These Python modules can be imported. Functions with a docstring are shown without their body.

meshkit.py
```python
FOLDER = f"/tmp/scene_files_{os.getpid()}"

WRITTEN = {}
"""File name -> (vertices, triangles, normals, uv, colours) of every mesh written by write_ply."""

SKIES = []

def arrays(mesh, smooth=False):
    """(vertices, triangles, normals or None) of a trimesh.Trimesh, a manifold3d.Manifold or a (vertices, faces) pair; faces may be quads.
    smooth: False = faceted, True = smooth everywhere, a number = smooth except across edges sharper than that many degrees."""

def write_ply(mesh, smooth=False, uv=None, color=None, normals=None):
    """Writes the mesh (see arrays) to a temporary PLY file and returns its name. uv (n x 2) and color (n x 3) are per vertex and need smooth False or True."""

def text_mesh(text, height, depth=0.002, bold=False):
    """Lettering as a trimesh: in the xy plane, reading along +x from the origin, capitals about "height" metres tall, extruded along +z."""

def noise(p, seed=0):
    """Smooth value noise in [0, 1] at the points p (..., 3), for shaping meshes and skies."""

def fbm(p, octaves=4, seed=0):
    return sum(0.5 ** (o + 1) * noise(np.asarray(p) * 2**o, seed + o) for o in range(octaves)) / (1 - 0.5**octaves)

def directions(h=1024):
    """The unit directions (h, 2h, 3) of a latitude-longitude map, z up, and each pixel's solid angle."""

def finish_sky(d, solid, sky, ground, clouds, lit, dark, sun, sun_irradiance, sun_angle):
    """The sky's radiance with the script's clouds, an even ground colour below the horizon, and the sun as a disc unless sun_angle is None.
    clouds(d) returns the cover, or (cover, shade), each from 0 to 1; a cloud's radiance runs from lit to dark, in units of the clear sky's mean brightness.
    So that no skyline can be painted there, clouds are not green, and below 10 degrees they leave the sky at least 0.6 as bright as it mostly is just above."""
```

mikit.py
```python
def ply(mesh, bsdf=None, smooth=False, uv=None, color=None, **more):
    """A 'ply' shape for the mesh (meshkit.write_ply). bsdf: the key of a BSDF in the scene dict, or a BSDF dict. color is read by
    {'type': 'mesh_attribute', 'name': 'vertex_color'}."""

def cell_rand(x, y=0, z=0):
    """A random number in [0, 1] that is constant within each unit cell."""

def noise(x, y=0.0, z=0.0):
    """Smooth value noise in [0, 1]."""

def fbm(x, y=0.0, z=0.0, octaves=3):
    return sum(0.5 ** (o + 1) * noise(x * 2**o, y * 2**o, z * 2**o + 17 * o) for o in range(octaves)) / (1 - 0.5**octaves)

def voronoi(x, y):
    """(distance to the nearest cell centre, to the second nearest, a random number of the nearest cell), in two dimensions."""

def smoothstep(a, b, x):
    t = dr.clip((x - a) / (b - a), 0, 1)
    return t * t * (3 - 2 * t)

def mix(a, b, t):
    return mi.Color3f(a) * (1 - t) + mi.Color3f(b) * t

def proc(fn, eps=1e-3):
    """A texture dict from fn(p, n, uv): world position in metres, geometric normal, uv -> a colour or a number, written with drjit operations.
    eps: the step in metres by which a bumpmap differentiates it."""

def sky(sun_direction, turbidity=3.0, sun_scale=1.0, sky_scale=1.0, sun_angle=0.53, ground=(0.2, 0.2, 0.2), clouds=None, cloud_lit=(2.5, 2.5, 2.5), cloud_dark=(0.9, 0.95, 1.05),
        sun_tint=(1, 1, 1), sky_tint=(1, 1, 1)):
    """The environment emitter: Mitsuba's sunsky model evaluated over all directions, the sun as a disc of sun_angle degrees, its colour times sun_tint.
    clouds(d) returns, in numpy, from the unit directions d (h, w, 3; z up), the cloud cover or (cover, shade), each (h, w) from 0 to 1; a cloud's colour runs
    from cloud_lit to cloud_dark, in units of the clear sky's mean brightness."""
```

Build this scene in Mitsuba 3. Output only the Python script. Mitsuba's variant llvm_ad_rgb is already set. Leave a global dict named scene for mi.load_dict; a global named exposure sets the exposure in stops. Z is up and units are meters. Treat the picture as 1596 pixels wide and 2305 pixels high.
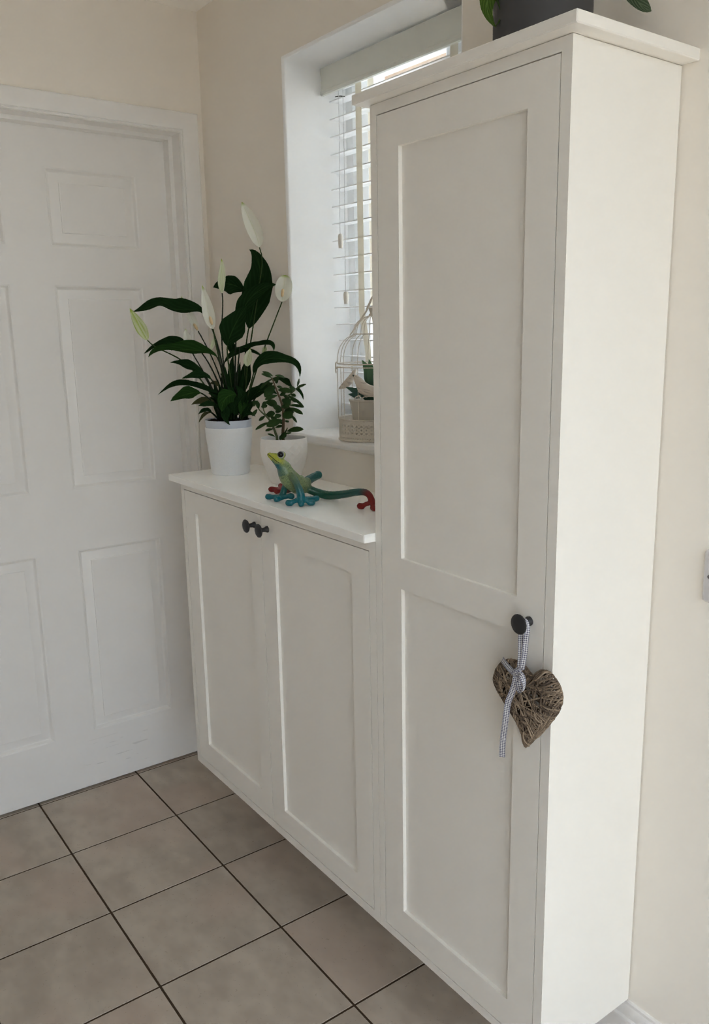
import math, random
import numpy as np, trimesh, manifold3d as m3
import mitsuba as mi, drjit as dr
import mikit, meshkit
from shapely.geometry import Polygon, box as sbox, LineString, Point
from shapely.ops import unary_union
T = mi.ScalarTransform4f
scene, labels = {}, {}
rng = np.random.default_rng(7)

# ---------------------------------------------------------------- camera, sky, exposure
EYE = (2.4491, -1.1944, 1.4243)
FWD = (-0.7782644, 0.59230316, -0.20852214)
UPV = (-0.15949084, 0.13472964, 0.97796247)
scene['camera'] = {'type': 'perspective', 'fov': 2 * math.degrees(math.atan(798 / 1898.93)), 'fov_axis': 'x',
                   'principal_point_offset_x': -72.47 / 1596, 'principal_point_offset_y': 4.75 / 2305,
                   'near_clip': 0.05, 'far_clip': 500.0,
                   'to_world': T().look_at(origin=EYE, target=[a + b for a, b in zip(EYE, FWD)], up=UPV)}
exposure = 4.48
def overcast(d):                        # thin bright cloud over most of the sky, a little brighter overhead
    n = meshkit.fbm(d * [2.2, 2.2, 5.0], 3, 5)
    return np.clip(0.74 + 0.4 * (n - 0.5), 0, 1), np.clip(0.75 - 0.75 * d[..., 2] + 0.5 * (n - 0.5), 0, 1)
scene['sky'] = mikit.sky((-0.02, -0.66, 0.75), turbidity=4.0, ground=(0.40, 0.39, 0.37), sun_scale=0.30, sky_scale=1.0, sun_tint=(0.94, 1.0, 1.10),
                         clouds=overcast, cloud_lit=(1.90, 2.03, 2.14), cloud_dark=(1.00, 1.10, 1.21), sky_tint=(1.08, 0.965, 0.80))

# ---------------------------------------------------------------- helpers
def key_of(key):
    if key not in scene and key not in labels: return key
    n = 1
    while f'{key}_{n:03d}' in scene or f'{key}_{n:03d}' in labels: n += 1
    return f'{key}_{n:03d}'
def add(key, mesh, mat, smooth=False, **kw):
    key = key_of(key)
    scene[key] = mesh if isinstance(mesh, dict) else mikit.ply(mesh, mat, smooth, **kw)
    return key
def thing(key, label, cat=None, group=None, kind=None):
    key = key_of(key) if key not in scene else key
    labels[key] = {'label': label}
    if cat: labels[key]['category'] = cat
    if group: labels[key]['group'] = group
    if kind: labels[key]['kind'] = kind
    return key
def note(key, label): labels[key] = {'label': label}
def cat(ms): return trimesh.util.concatenate([m if isinstance(m, trimesh.Trimesh) else trimesh.Trimesh(*m, process=False) for m in ms])
def tm(man):
    m = man.to_mesh()
    return trimesh.Trimesh(np.array(m.vert_properties[:, :3]), np.array(m.tri_verts), process=False)
def box(x0, x1, y0, y1, z0, z1, b=0.0012):
    lo, hi = np.array([x0, y0, z0]), np.array([x1, y1, z1])
    b = min(b, 0.45 * float((hi - lo).min()))
    pts = []
    for s in np.ndindex(2, 2, 2):
        c = np.where(s, hi, lo)
        d = np.where(s, -1, 1) * b
        for k in range(3):
            q = c + d
            q[k] = c[k]
            pts.append(q)
    return trimesh.Trimesh(pts, process=False).convex_hull
def hexa(p):  # 8 points -> hull
    return trimesh.Trimesh(np.array(p, float), process=False).convex_hull
def extrude(poly, axis, a0, a1):
    """A shapely polygon in the two other axes (in the order x, y, z), extruded along axis."""
    m = trimesh.creation.extrude_polygon(poly, a1 - a0, engine='earcut')
    v = np.array(m.vertices)
    o = {'x': [2, 0, 1], 'y': [0, 2, 1], 'z': [0, 1, 2]}[axis]
    k = 'xyz'.index(axis)
    v = v[:, o]
    v[:, k] += a0
    f = np.array(m.faces)
    if axis == 'y': f = f[:, ::-1]
    return trimesh.Trimesh(v, f, process=False)
def lathe(profile, n=64, center=(0, 0, 0)):
    p = np.asarray(profile, float)
    a = np.arange(n) * 2 * np.pi / n
    v = np.stack([p[:, 0:1] * np.cos(a), p[:, 0:1] * np.sin(a), np.repeat(p[:, 1:2], n, 1)], -1) + np.asarray(center)
    i, j = np.meshgrid(np.arange(len(p) - 1), np.arange(n), indexing='ij')
    q = np.stack([i * n + j, i * n + (j + 1) % n, (i + 1) * n + (j + 1) % n, (i + 1) * n + j], -1).reshape(-1, 4)
    return trimesh.Trimesh(v.reshape(-1, 3), np.vstack([q[:, [0, 1, 2]], q[:, [0, 2, 3]]]), process=False)
def frames(p):
    t = np.gradient(p, axis=0)
    t /= np.linalg.norm(t, axis=1, keepdims=True) + 1e-12
    a = np.cross(t[0], [0.3, 0.5, 0.81]); a /= np.linalg.norm(a)
    A = []
    for k in range(len(p)):
        a = a - t[k] * (a @ t[k]); a /= np.linalg.norm(a)
        A.append(a)
    A = np.array(A)
    return t, A, np.cross(t, A)
def spline(p, n):
    from scipy.interpolate import CubicSpline
    p = np.asarray(p, float)
    if len(p) == 2: return p[0] + (p[1] - p[0]) * np.linspace(0, 1, n)[:, None]
    s = np.concatenate([[0], np.cumsum(np.linalg.norm(np.diff(p, axis=0), axis=1) ** 0.6 + 1e-9)])
    return CubicSpline(s, p)(np.linspace(0, s[-1], n))
def tube(p, r, sides=8, closed=False, flat=1.0):
    p = np.asarray(p, float)
    n = len(p)
    r = np.broadcast_to(np.asarray(r, float), (n,))
    if closed:
        t = np.roll(p, -1, 0) - np.roll(p, 1, 0); t /= np.linalg.norm(t, axis=1, keepdims=True)
        c = np.linalg.svd(p - p.mean(0))[2][2]
        A = np.repeat(c[None], n, 0); A -= t * (A * t).sum(1, keepdims=True); A /= np.linalg.norm(A, axis=1, keepdims=True)
        B = np.cross(t, A)
    else:
        t, A, B = frames(p)
    ang = np.arange(sides) * 2 * np.pi / sides
    v = p[:, None] + r[:, None, None] * (np.cos(ang)[None, :, None] * A[:, None] + flat * np.sin(ang)[None, :, None] * B[:, None])
    f = []
    for i in range(n if closed else n - 1):
        for j in range(sides):
            a, b, c, d = i * sides + j, i * sides + (j + 1) % sides, ((i + 1) % n) * sides + (j + 1) % sides, ((i + 1) % n) * sides + j
            f += [[a, b, c], [a, c, d]]
    v = v.reshape(-1, 3)
    if not closed:
        v = np.vstack([v, p[0], p[-1]])
        for j in range(sides):
            f += [[len(v) - 2, (j + 1) % sides, j], [len(v) - 1, (n - 1) * sides + j, (n - 1) * sides + (j + 1) % sides]]
    return trimesh.Trimesh(v, f, process=False)
def strip_loops(loops, closed=True):
    n = len(loops[0]); v = np.vstack(loops); f = []
    for i in range(len(loops) - 1):
        for j in range(n if closed else n - 1):
            a, b, c, d = i * n + j, i * n + (j + 1) % n, (i + 1) * n + (j + 1) % n, (i + 1) * n + j
            f += [[a, b, c], [a, c, d]]
    return trimesh.Trimesh(v, f, process=False)
def rect_loop(axis, c, a0, a1, b0, b1):
    """four corners of a rectangle at axis=c, the other axes in order"""
    out = []
    for a, b in ((a0, b0), (a1, b0), (a1, b1), (a0, b1)):
        p = {'x': (c, a, b), 'y': (a, c, b), 'z': (a, b, c)}[axis]
        out.append(p)
    return np.array(out, float)

# ---------------------------------------------------------------- materials
def two(d): return {'type': 'twosided', 'bsdf': d}
def pr(col, rough=0.6, spec=0.5, **k):
    c = col if isinstance(col, dict) else {'type': 'rgb', 'value': list(col)}
    return two({'type': 'principled', 'base_color': c, 'roughness': rough, 'specular': spec, **k})
def paint(col, amt=0.02, sc=3.0):
    c = mi.Color3f(*col)
    return mikit.proc(lambda p, n, uv, c=c: c * (1 + amt * (mikit.fbm(p.x * sc, p.y * sc, p.z * sc) - 0.5)))
def mat(name, d): scene['m_' + name] = d; return 'm_' + name
WALL = mat('wall', two({'type': 'bumpmap', 'nested': {'type': 'principled', 'base_color': paint((0.785, 0.74, 0.67)), 'roughness': 0.85, 'specular': 0.25},
      'arbitrary': mikit.proc(lambda p, n, uv: mikit.fbm(p.x * 90, p.y * 90, p.z * 90, 2) * 0.0006, eps=2e-3), 'scale': 1.0}))
CEIL = mat('ceiling', pr((0.85, 0.83, 0.79), 0.9, 0.2))
REVEAL = mat('reveal', pr((0.88, 0.88, 0.87), 0.8, 0.25))
CAB = mat('cabinet', pr(paint((0.76, 0.737, 0.687), 0.015, 6.0), 0.42, 0.4))
CABTOP = mat('worktop', pr((0.83, 0.83, 0.80), 0.24, 0.6))
WOOD = mat('woodwork', pr(paint((0.77, 0.755, 0.73), 0.015, 5.0), 0.40, 0.4))
def scuffed(p, n, uv):
    s = mikit.smoothstep(0.84, 0.90, mikit.noise(p.y * 26 + p.z * 30, p.z * 150)) * mikit.smoothstep(0.62, 0.8, mikit.noise(p.y * 7 + 3, p.z * 9)) * mikit.smoothstep(0.20, 0.1, p.z) * 0.22
    return mikit.mix(mi.Color3f(0.77, 0.755, 0.73), mi.Color3f(0.30, 0.28, 0.25), s)
DOOR = mat('door', pr(mikit.proc(scuffed), 0.40, 0.4))
UPVC = mat('upvc', pr((0.82, 0.83, 0.83), 0.25, 0.5))
BLACK = mat('black_metal', pr((0.02, 0.02, 0.021), 0.5, 0.4))
DARK = mat('dark_cavity', pr((0.05, 0.045, 0.04), 0.9, 0.1))
GLASS = mat('glass', {'type': 'thindielectric', 'int_ior': 1.5})
def tile_fn(p, n, uv):
    cx, cy = dr.floor((p.x + 0.0803) / 0.31), dr.floor((p.y + 0.6251) / 0.31)
    r = mikit.cell_rand(cx + 40, cy + 40, 3)
    q = p + mi.Vector3f(r * 7, r * 13, 0)
    a = mikit.fbm(q.x * 7, q.y * 16, 0, 4)
    b = mikit.fbm(q.x * 22 + 5, q.y * 30, 1, 3)
    c = mikit.fbm(q.x * 5 + 9, q.y * 6, 2, 2)
    col = mikit.mix(mi.Color3f(0.355, 0.305, 0.252), mi.Color3f(0.455, 0.40, 0.335), mikit.smoothstep(0.25, 0.75, 0.6 * a + 0.4 * b))
    col = mikit.mix(col, mi.Color3f(0.44, 0.345, 0.285), 0.5 * mikit.smoothstep(0.45, 0.75, c))
    spots = mikit.smoothstep(0.90, 0.96, mikit.noise(p.x * 240, p.y * 240))
    col = mikit.mix(col, mi.Color3f(0.24, 0.19, 0.15), 0.35 * spots)
    return col * (0.95 + 0.1 * r)
TILE = mat('tile', pr(mikit.proc(tile_fn), 0.55, 0.4))
GROUT = mat('grout', pr((0.055, 0.038, 0.024), 0.9, 0.1))

# ---------------------------------------------------------------- the room
XW, YF, ZC = 2.82, -5.5, 2.3243          # right wall, wall behind the camera, ceiling
L, R, ZS, ZT, YW = 0.4693, 1.1279, 1.157, 2.0894, 0.190
# floor: slab + tiles
thing('floor', 'beige brown ceramic tile floor with dark brown grout', kind='structure')
scene['floor__grout'] = mikit.ply(box(-0.30, XW, YF, 0.0, -0.06, -0.0014, 0), GROUT)
def tile_mesh(x0, x1, y0, y1):
    g, b = 0.0026, 0.0006
    x0, x1, y0, y1 = x0 + g, x1 - g, y0 + g, y1 - g
    return hexa([(a, c, -0.010) for a in (x0, x1) for c in (y0, y1)] + [(a, c, -b) for a in (x0, x1) for c in (y0, y1)]
                + [(a, c, 0.0) for a in (x0 + b, x1 - b) for c in (y0 + b, y1 - b)])
xs = [-0.30] + [-0.0803 + 0.31 * k for k in range(13) if -0.0803 + 0.31 * k < XW - 0.02] + [XW]
ys = [YF] + [-0.6251 + 0.31 * k for k in range(-15, 3) if -0.6251 + 0.31 * k < -0.02] + [0.0]
full = None
for i in range(len(xs) - 1):
    for j in range(len(ys) - 1):
        if xs[i + 1] - xs[i] < 0.03 or ys[j + 1] - ys[j] < 0.03: continue
        key = key_of('floor__tile')
        if 1 <= i < len(xs) - 2 and 1 <= j < len(ys) - 2:
            if full is None: full = mikit.ply(tile_mesh(0, 0.31, 0, 0.31), TILE)
            scene[key] = {**full, 'to_world': T().translate([xs[i], ys[j], 0])}
        else:
            scene[key] = mikit.ply(tile_mesh(xs[i], xs[i + 1], ys[j], ys[j + 1]), TILE)
thing('ceiling', 'plain off white ceiling', kind='structure')
scene['ceiling'] = mikit.ply(box(-0.25, XW + 0.25, YF - 0.25, 0.35, ZC, ZC + 0.2, 0), CEIL)
thing('upper_storey', 'plain upper storey of the house', kind='structure')
scene['upper_storey'] = mikit.ply(box(-3.0, XW + 0.25, YF - 0.25, 0.35, ZC + 0.2, 5.4, 0), CEIL)
# window wall with a rounded plaster edge round the reveal
thing('wall_back', 'cream painted wall with the window reveal', kind='structure')
def wall_with_reveal():
    r, out = 0.007, []
    front = Polygon([(-0.25, 0 - 0.06), (XW, -0.06), (XW, ZC), (-0.25, ZC)], [[(L - r, 1.133), (R + r, 1.133), (R + r, ZT + r), (L - r, ZT + r)]])
    v, f = trimesh.creation.triangulate_polygon(front, engine='earcut')
    a = trimesh.Trimesh(np.stack([v[:, 0], 0 * v[:, 0], v[:, 1]], 1), f, process=False)
    loops = []
    for k in range(7):
        t = k / 6 * math.pi / 2
        e, y = r * (1 - math.sin(t)), r * (1 - math.cos(t))
        loops.append(rect_loop('y', y, L - e, R + e, 1.133, ZT + e))
    loops.append(rect_loop('y', 0.30, L, R, 1.133, ZT))
    b = strip_loops(loops)
    back = trimesh.Trimesh(np.array(a.vertices) * [1, 0, 1] + [0, 0.30, 0], a.faces, process=False)
    return a, b, back
wa, wb, wc = wall_with_reveal()
scene['wall_back'] = mikit.ply(cat([wa, wc, strip_loops([rect_loop('y', 0, -0.25, XW, -0.06, ZC), rect_loop('y', 0.30, -0.25, XW, -0.06, ZC)])]), WALL)
scene['wall_back__window_reveal'] = mikit.ply(wb, REVEAL, smooth=35)
note('wall_back__window_reveal', 'white painted plaster reveal of the window')
# door wall
YA, YL = -0.0755, -0.9185            # inner faces of the door lining
thing('wall_left', 'cream painted wall above and beside the white panelled door', kind='structure')
dp = Polygon([(YF, -0.06), (YF, ZC), (0, ZC), (0, -0.06), (YA + 0.015, -0.06), (YA + 0.015, 2.005), (YL - 0.015, 2.005), (YL - 0.015, -0.06)])
scene['wall_left'] = mikit.ply(extrude(dp, 'x', -0.125, 0.0), WALL)
# far right wall with wide glazed garden doors, wall behind the camera
OY0, OY1, OZ1 = -1.80, -0.12, 2.28
thing('wall_right', 'cream wall round the wide glazed garden doors', kind='structure')
rp = Polygon([(YF, -0.06), (OY0, -0.06), (OY0, OZ1), (OY1, OZ1), (OY1, -0.06), (0.3, -0.06), (0.3, ZC), (YF, ZC)])
scene['wall_right'] = mikit.ply(extrude(rp, 'x', XW, XW + 0.25), WALL)
thing('wall_front', 'cream wall behind the viewer', kind='structure')
scene['wall_front'] = mikit.ply(box(-0.25, XW + 0.25, YF - 0.2, YF, -0.06, ZC, 0), mat('far_wall', pr((0.34, 0.25, 0.17), 0.9, 0.1)))

# glazed garden doors: frame and two tall panes
thing('window_2', 'wide white glazed garden doors at the far end of the room', kind='structure')
fx0, fx1 = XW + 0.08, XW + 0.14
holes = []
w3 = (OY1 - OY0 - 0.06) / 2
for k in range(2):
    holes.append(sbox(OY0 + 0.06 + k * w3, 0.06, OY0 + k * w3 + w3, OZ1 - 0.07))
scene['window_2__frame'] = mikit.ply(extrude(sbox(OY0, 0.0, OY1, OZ1).difference(unary_union(holes)), 'x', fx0, fx1), UPVC)
for h in holes:
    y0, z0, y1, z1 = h.bounds
    add('window_2__pane', trimesh.Trimesh(rect_loop('x', XW + 0.11, y0 - 0.01, y1 + 0.01, z0 - 0.01, z1 + 0.01), [[0, 1, 2], [0, 2, 3]], process=False), GLASS)

# ---------------------------------------------------------------- door with lining, stop and architrave
thing('door_1', 'white painted six panel door in a white frame', kind='structure')
Y0, Y1, XD = -0.9155, -0.0785, -0.0883     # door edges, room face of the door
cols = [(-0.817, -0.560), (-0.440, -0.180)]
rows = [(0.190, 0.781), (0.969, 1.558), (1.665, 1.875)]
leaf = sbox(Y0, 0.007, Y1, 1.987).difference(unary_union([sbox(a, c, b, d) for a, b in cols for c, d in rows]))
scene['door_1__leaf'] = mikit.ply(extrude(leaf, 'x', XD - 0.035, XD), DOOR)
for a, b in cols:
    for c, d in rows:
        lp = [(0, 0.0), (0.004, -0.0015), (0.009, -0.0085), (0.0115, -0.010), (0.014, -0.010), (0.0365, -0.0042), (0.0370, -0.0018), (0.0385, -0.0012)]
        loops = [rect_loop('x', XD + h, a + e, b - e, c + e, d - e) for e, h in lp]
        m = strip_loops(loops)
        f = np.vstack([m.faces, [[len(m.vertices) - 4, len(m.vertices) - 3, len(m.vertices) - 2], [len(m.vertices) - 4, len(m.vertices) - 2, len(m.vertices) - 1]]])
        add('door_1__panel', trimesh.Trimesh(m.vertices, f, process=False), DOOR, smooth=20)
XS = -0.0503
lin = sbox(YL - 0.014, 0.0, YA + 0.014, 2.004).difference(sbox(YL, -0.1, YA, 1.990))
scene['door_1__lining'] = mikit.ply(extrude(lin, 'x', -0.125, 0.001), WOOD)
stop = sbox(YL, 0.0, YA, 1.990).difference(sbox(YL + 0.0125, -0.1, YA - 0.0125, 1.9785))
scene['door_1__door_stop'] = mikit.ply(extrude(stop, 'x', XD + 0.001, XS), WOOD)
def architrave():
    prof = [(0, 0.0), (0, 0.0085), (0.001, 0.0105), (0.0035, 0.0115), (0.006, 0.0105), (0.0070, 0.0085), (0.0078, 0.0085), (0.0085, 0.0125), (0.012, 0.0145), (0.022, 0.016), (0.052, 0.016), (0.0555, 0.0135), (0.0555, 0.0)]
    loops = []
    for t, h in prof:
        loops.append(np.array([(h, YA + t, 0.0), (h, YA + t, 1.990 + t), (h, YL - t, 1.990 + t), (h, YL - t, 0.0)]))
    return strip_loops(loops, closed=False)
scene['door_1__architrave'] = mikit.ply(architrave(), WOOD, smooth=25)
# a plain dark hall floor and wall beyond the gap under the door
thing('wall_hall', 'plain wall of the hall beyond the door', kind='structure')
scene['wall_hall'] = mikit.ply(box(-0.36, -0.31, YF, 0.0, -0.06, ZC, 0), WALL)

# skirting along the window wall
def skirting(x0, x1):
    pr_ = [(0, 0), (-0.018, 0), (-0.018, 0.135), (-0.0165, 0.140), (-0.0120, 0.143), (-0.0115, 0.150), (-0.0095, 0.158), (-0.006, 0.163), (-0.0055, 0.168), (-0.003, 0.171), (0, 0.171)]
    return extrude(Polygon(pr_), 'x', x0, x1)
thing('baseboard_back', 'white moulded skirting board along the window wall', kind='structure')
scene['baseboard_back'] = mikit.ply(skirting(0.0, XW), WOOD, smooth=25)

# window frame, panes and sill
thing('window_1', 'white framed window in the reveal behind the venetian blind', kind='structure')
fr = sbox(L, ZS, R, ZT).difference(sbox(L + 0.030, ZS + 0.035, R - 0.030, ZT - 0.006))
scene['window_1__frame'] = mikit.ply(extrude(fr, 'y', YW, YW + 0.07), UPVC)
mul = 0.92
for a, b in ((L + 0.030, mul - 0.02), (mul + 0.02, R - 0.030)):
    lo = []
    for e, y in ((0, YW + 0.012), (0.034, YW + 0.006), (0.046, YW + 0.016), (0.048, YW + 0.03), (0.048, YW + 0.05), (0.0, YW + 0.06)):
        lo.append(rect_loop('y', y, a + e, b - e, ZS + 0.035 + e, ZT - 0.006 - 0.4 * e))
    add('window_1__sash', strip_loops(lo), UPVC)
    add('window_1__pane', trimesh.Trimesh(rect_loop('y', YW + 0.035, a + 0.04, b - 0.04, ZS + 0.075, ZT - 0.02), [[0, 1, 2], [0, 2, 3]], process=False), GLASS)
add('window_1__mullion', box(mul - 0.02, mul + 0.02, YW, YW + 0.07, ZS + 0.035, ZT - 0.035, 0.003), UPVC)
def sill():
    t, n = 0.024, -0.022
    p = [(0.30, 1.133), (0.30, ZS), (n + 0.012, ZS)]
    for k in range(1, 9):
        a = math.pi / 2 + k / 9 * math.pi
        p.append((n + 0.012 + 0.012 * math.cos(a), ZS - 0.012 + 0.012 * math.sin(a)))
    p += [(n + 0.012, 1.133)]
    return extrude(Polygon(p), 'x', L - 0.006, R + 0.006)
scene['window_1__sill'] = mikit.ply(sill(), WOOD, smooth=25)

# ---------------------------------------------------------------- cupboards
D = -0.2492
X0, X1, X2, ZB = 0.2625, 1.1704, 1.6271, 0.1737
ZCT, ZW, ZTB, ZTT = 1.0219, 1.0396, 1.8084, 1.8251
def shaker(x0, x1, z0, z1, panels, key):
    """door: one frame with openings, recessed panels as its children"""
    poly = sbox(x0, z0, x1, z1).difference(unary_union([sbox(*p) for p in panels]))
    d = add(key, extrude(poly, 'y', D, D + 0.020), CAB)
    for a, b, c, e in panels:
        add(d + '__panel', box(a - 0.004, c + 0.004, D + 0.008, D + 0.014, b - 0.004, e + 0.004, 0), CAB)
    return d
def knob(key, x, z):
    pr_ = [(0.0, 0.0), (0.0078, 0.0), (0.0078, 0.0025), (0.0060, 0.0055), (0.0050, 0.010), (0.0052, 0.0165), (0.0075, 0.0195), (0.0145, 0.0215), (0.0163, 0.0235), (0.0160, 0.0252), (0.0130, 0.0270), (0.007, 0.0281), (0.0, 0.0284)]
    m = lathe(pr_, 40)
    v = np.array(m.vertices)
    m = trimesh.Trimesh(np.stack([v[:, 0] + x, D - v[:, 2], v[:, 1] + z], 1), m.faces, process=False)
    k = add(key, m, BLACK, smooth=40)
    note(k, 'round matt black knob')
low = thing('low_cupboard', 'low off white two door wall hung cupboard next to the panelled door', 'cupboard')
ff = sbox(X0, ZB, X1 - 0.0004, ZCT).difference(sbox(0.2815, 0.1945, 1.1483, 0.9998))
scene[low + '__face_frame'] = mikit.ply(extrude(ff, 'y', D, D + 0.022), CAB)
scene[low + '__carcass'] = mikit.ply(cat([box(X0, X0 + 0.016, D + 0.022, -0.001, ZB, ZCT, 0), box(X1 - 0.016, X1 - 0.0004, D + 0.022, -0.001, ZB, ZCT, 0),
      box(X0 + 0.016, X1 - 0.016, D + 0.022, -0.020, ZB, ZB + 0.018, 0), box(X0 + 0.016, X1 - 0.016, -0.020, -0.019, ZB + 0.018, ZCT, 0)]), CAB)
d1 = shaker(0.2834, 0.7120, 0.1965, 0.9980, [(0.3460, 0.2565, 0.6570, 0.9405)], low + '__door')
d2 = shaker(0.7140, 1.1464, 0.1965, 0.9980, [(0.7735, 0.2510, 1.0863, 0.9415)], low + '__door')
knob(d1 + '__knob', 0.6825, 0.9695)
knob(d2 + '__knob', 0.7440, 0.9695)
wt = thing('worktop', 'off white worktop board on the low cupboard, carrying two potted plants and a frog', 'worktop')
scene[wt] = mikit.ply(box(0.2438, X1 - 0.0006, -0.2763, -0.0006, ZCT + 0.0002, ZW, 0.0012), CABTOP)
tall = thing('tall_cupboard', 'tall narrow off white cupboard with a two panel door and a hanging heart', 'cupboard')
ff = sbox(X1 + 0.0004, ZB, X2, ZTB - 0.0008).difference(sbox(1.1885, 0.1912, 1.6082, 1.7895))
scene[tall + '__face_frame'] = mikit.ply(extrude(ff, 'y', D, D + 0.022), CAB)
scene[tall + '__carcass'] = mikit.ply(cat([box(X1 + 0.0008, X1 + 0.016, D + 0.022, -0.001, ZB, ZTB, 0), box(X1 + 0.016, X2 - 0.016, D + 0.022, -0.02, ZB, ZB + 0.018, 0),
      box(X1 + 0.016, X2 - 0.016, -0.020, -0.019, ZB + 0.018, ZTB, 0), box(X1 + 0.016, X2 - 0.016, D + 0.022, -0.02, ZTB - 0.018, ZTB, 0)]), CAB)
scene[tall + '__side_panel'] = mikit.ply(box(X2 - 0.016, X2, D + 0.0005, -0.0025, ZB + 0.0003, ZTB - 0.0008, 0.001), CAB)
d3 = shaker(1.1905, 1.6062, 0.1930, 1.7877, [(1.2500, 0.2530, 1.5465, 0.9455), (1.2500, 1.0050, 1.5475, 1.7297)], tall + '__door')
knob(d3 + '__knob', 1.5765, 0.9722)
scene[tall + '__top_board'] = mikit.ply(box(1.1520, 1.6557, -0.2755, -0.0006, ZTB, ZTT, 0.0015), CAB)

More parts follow.
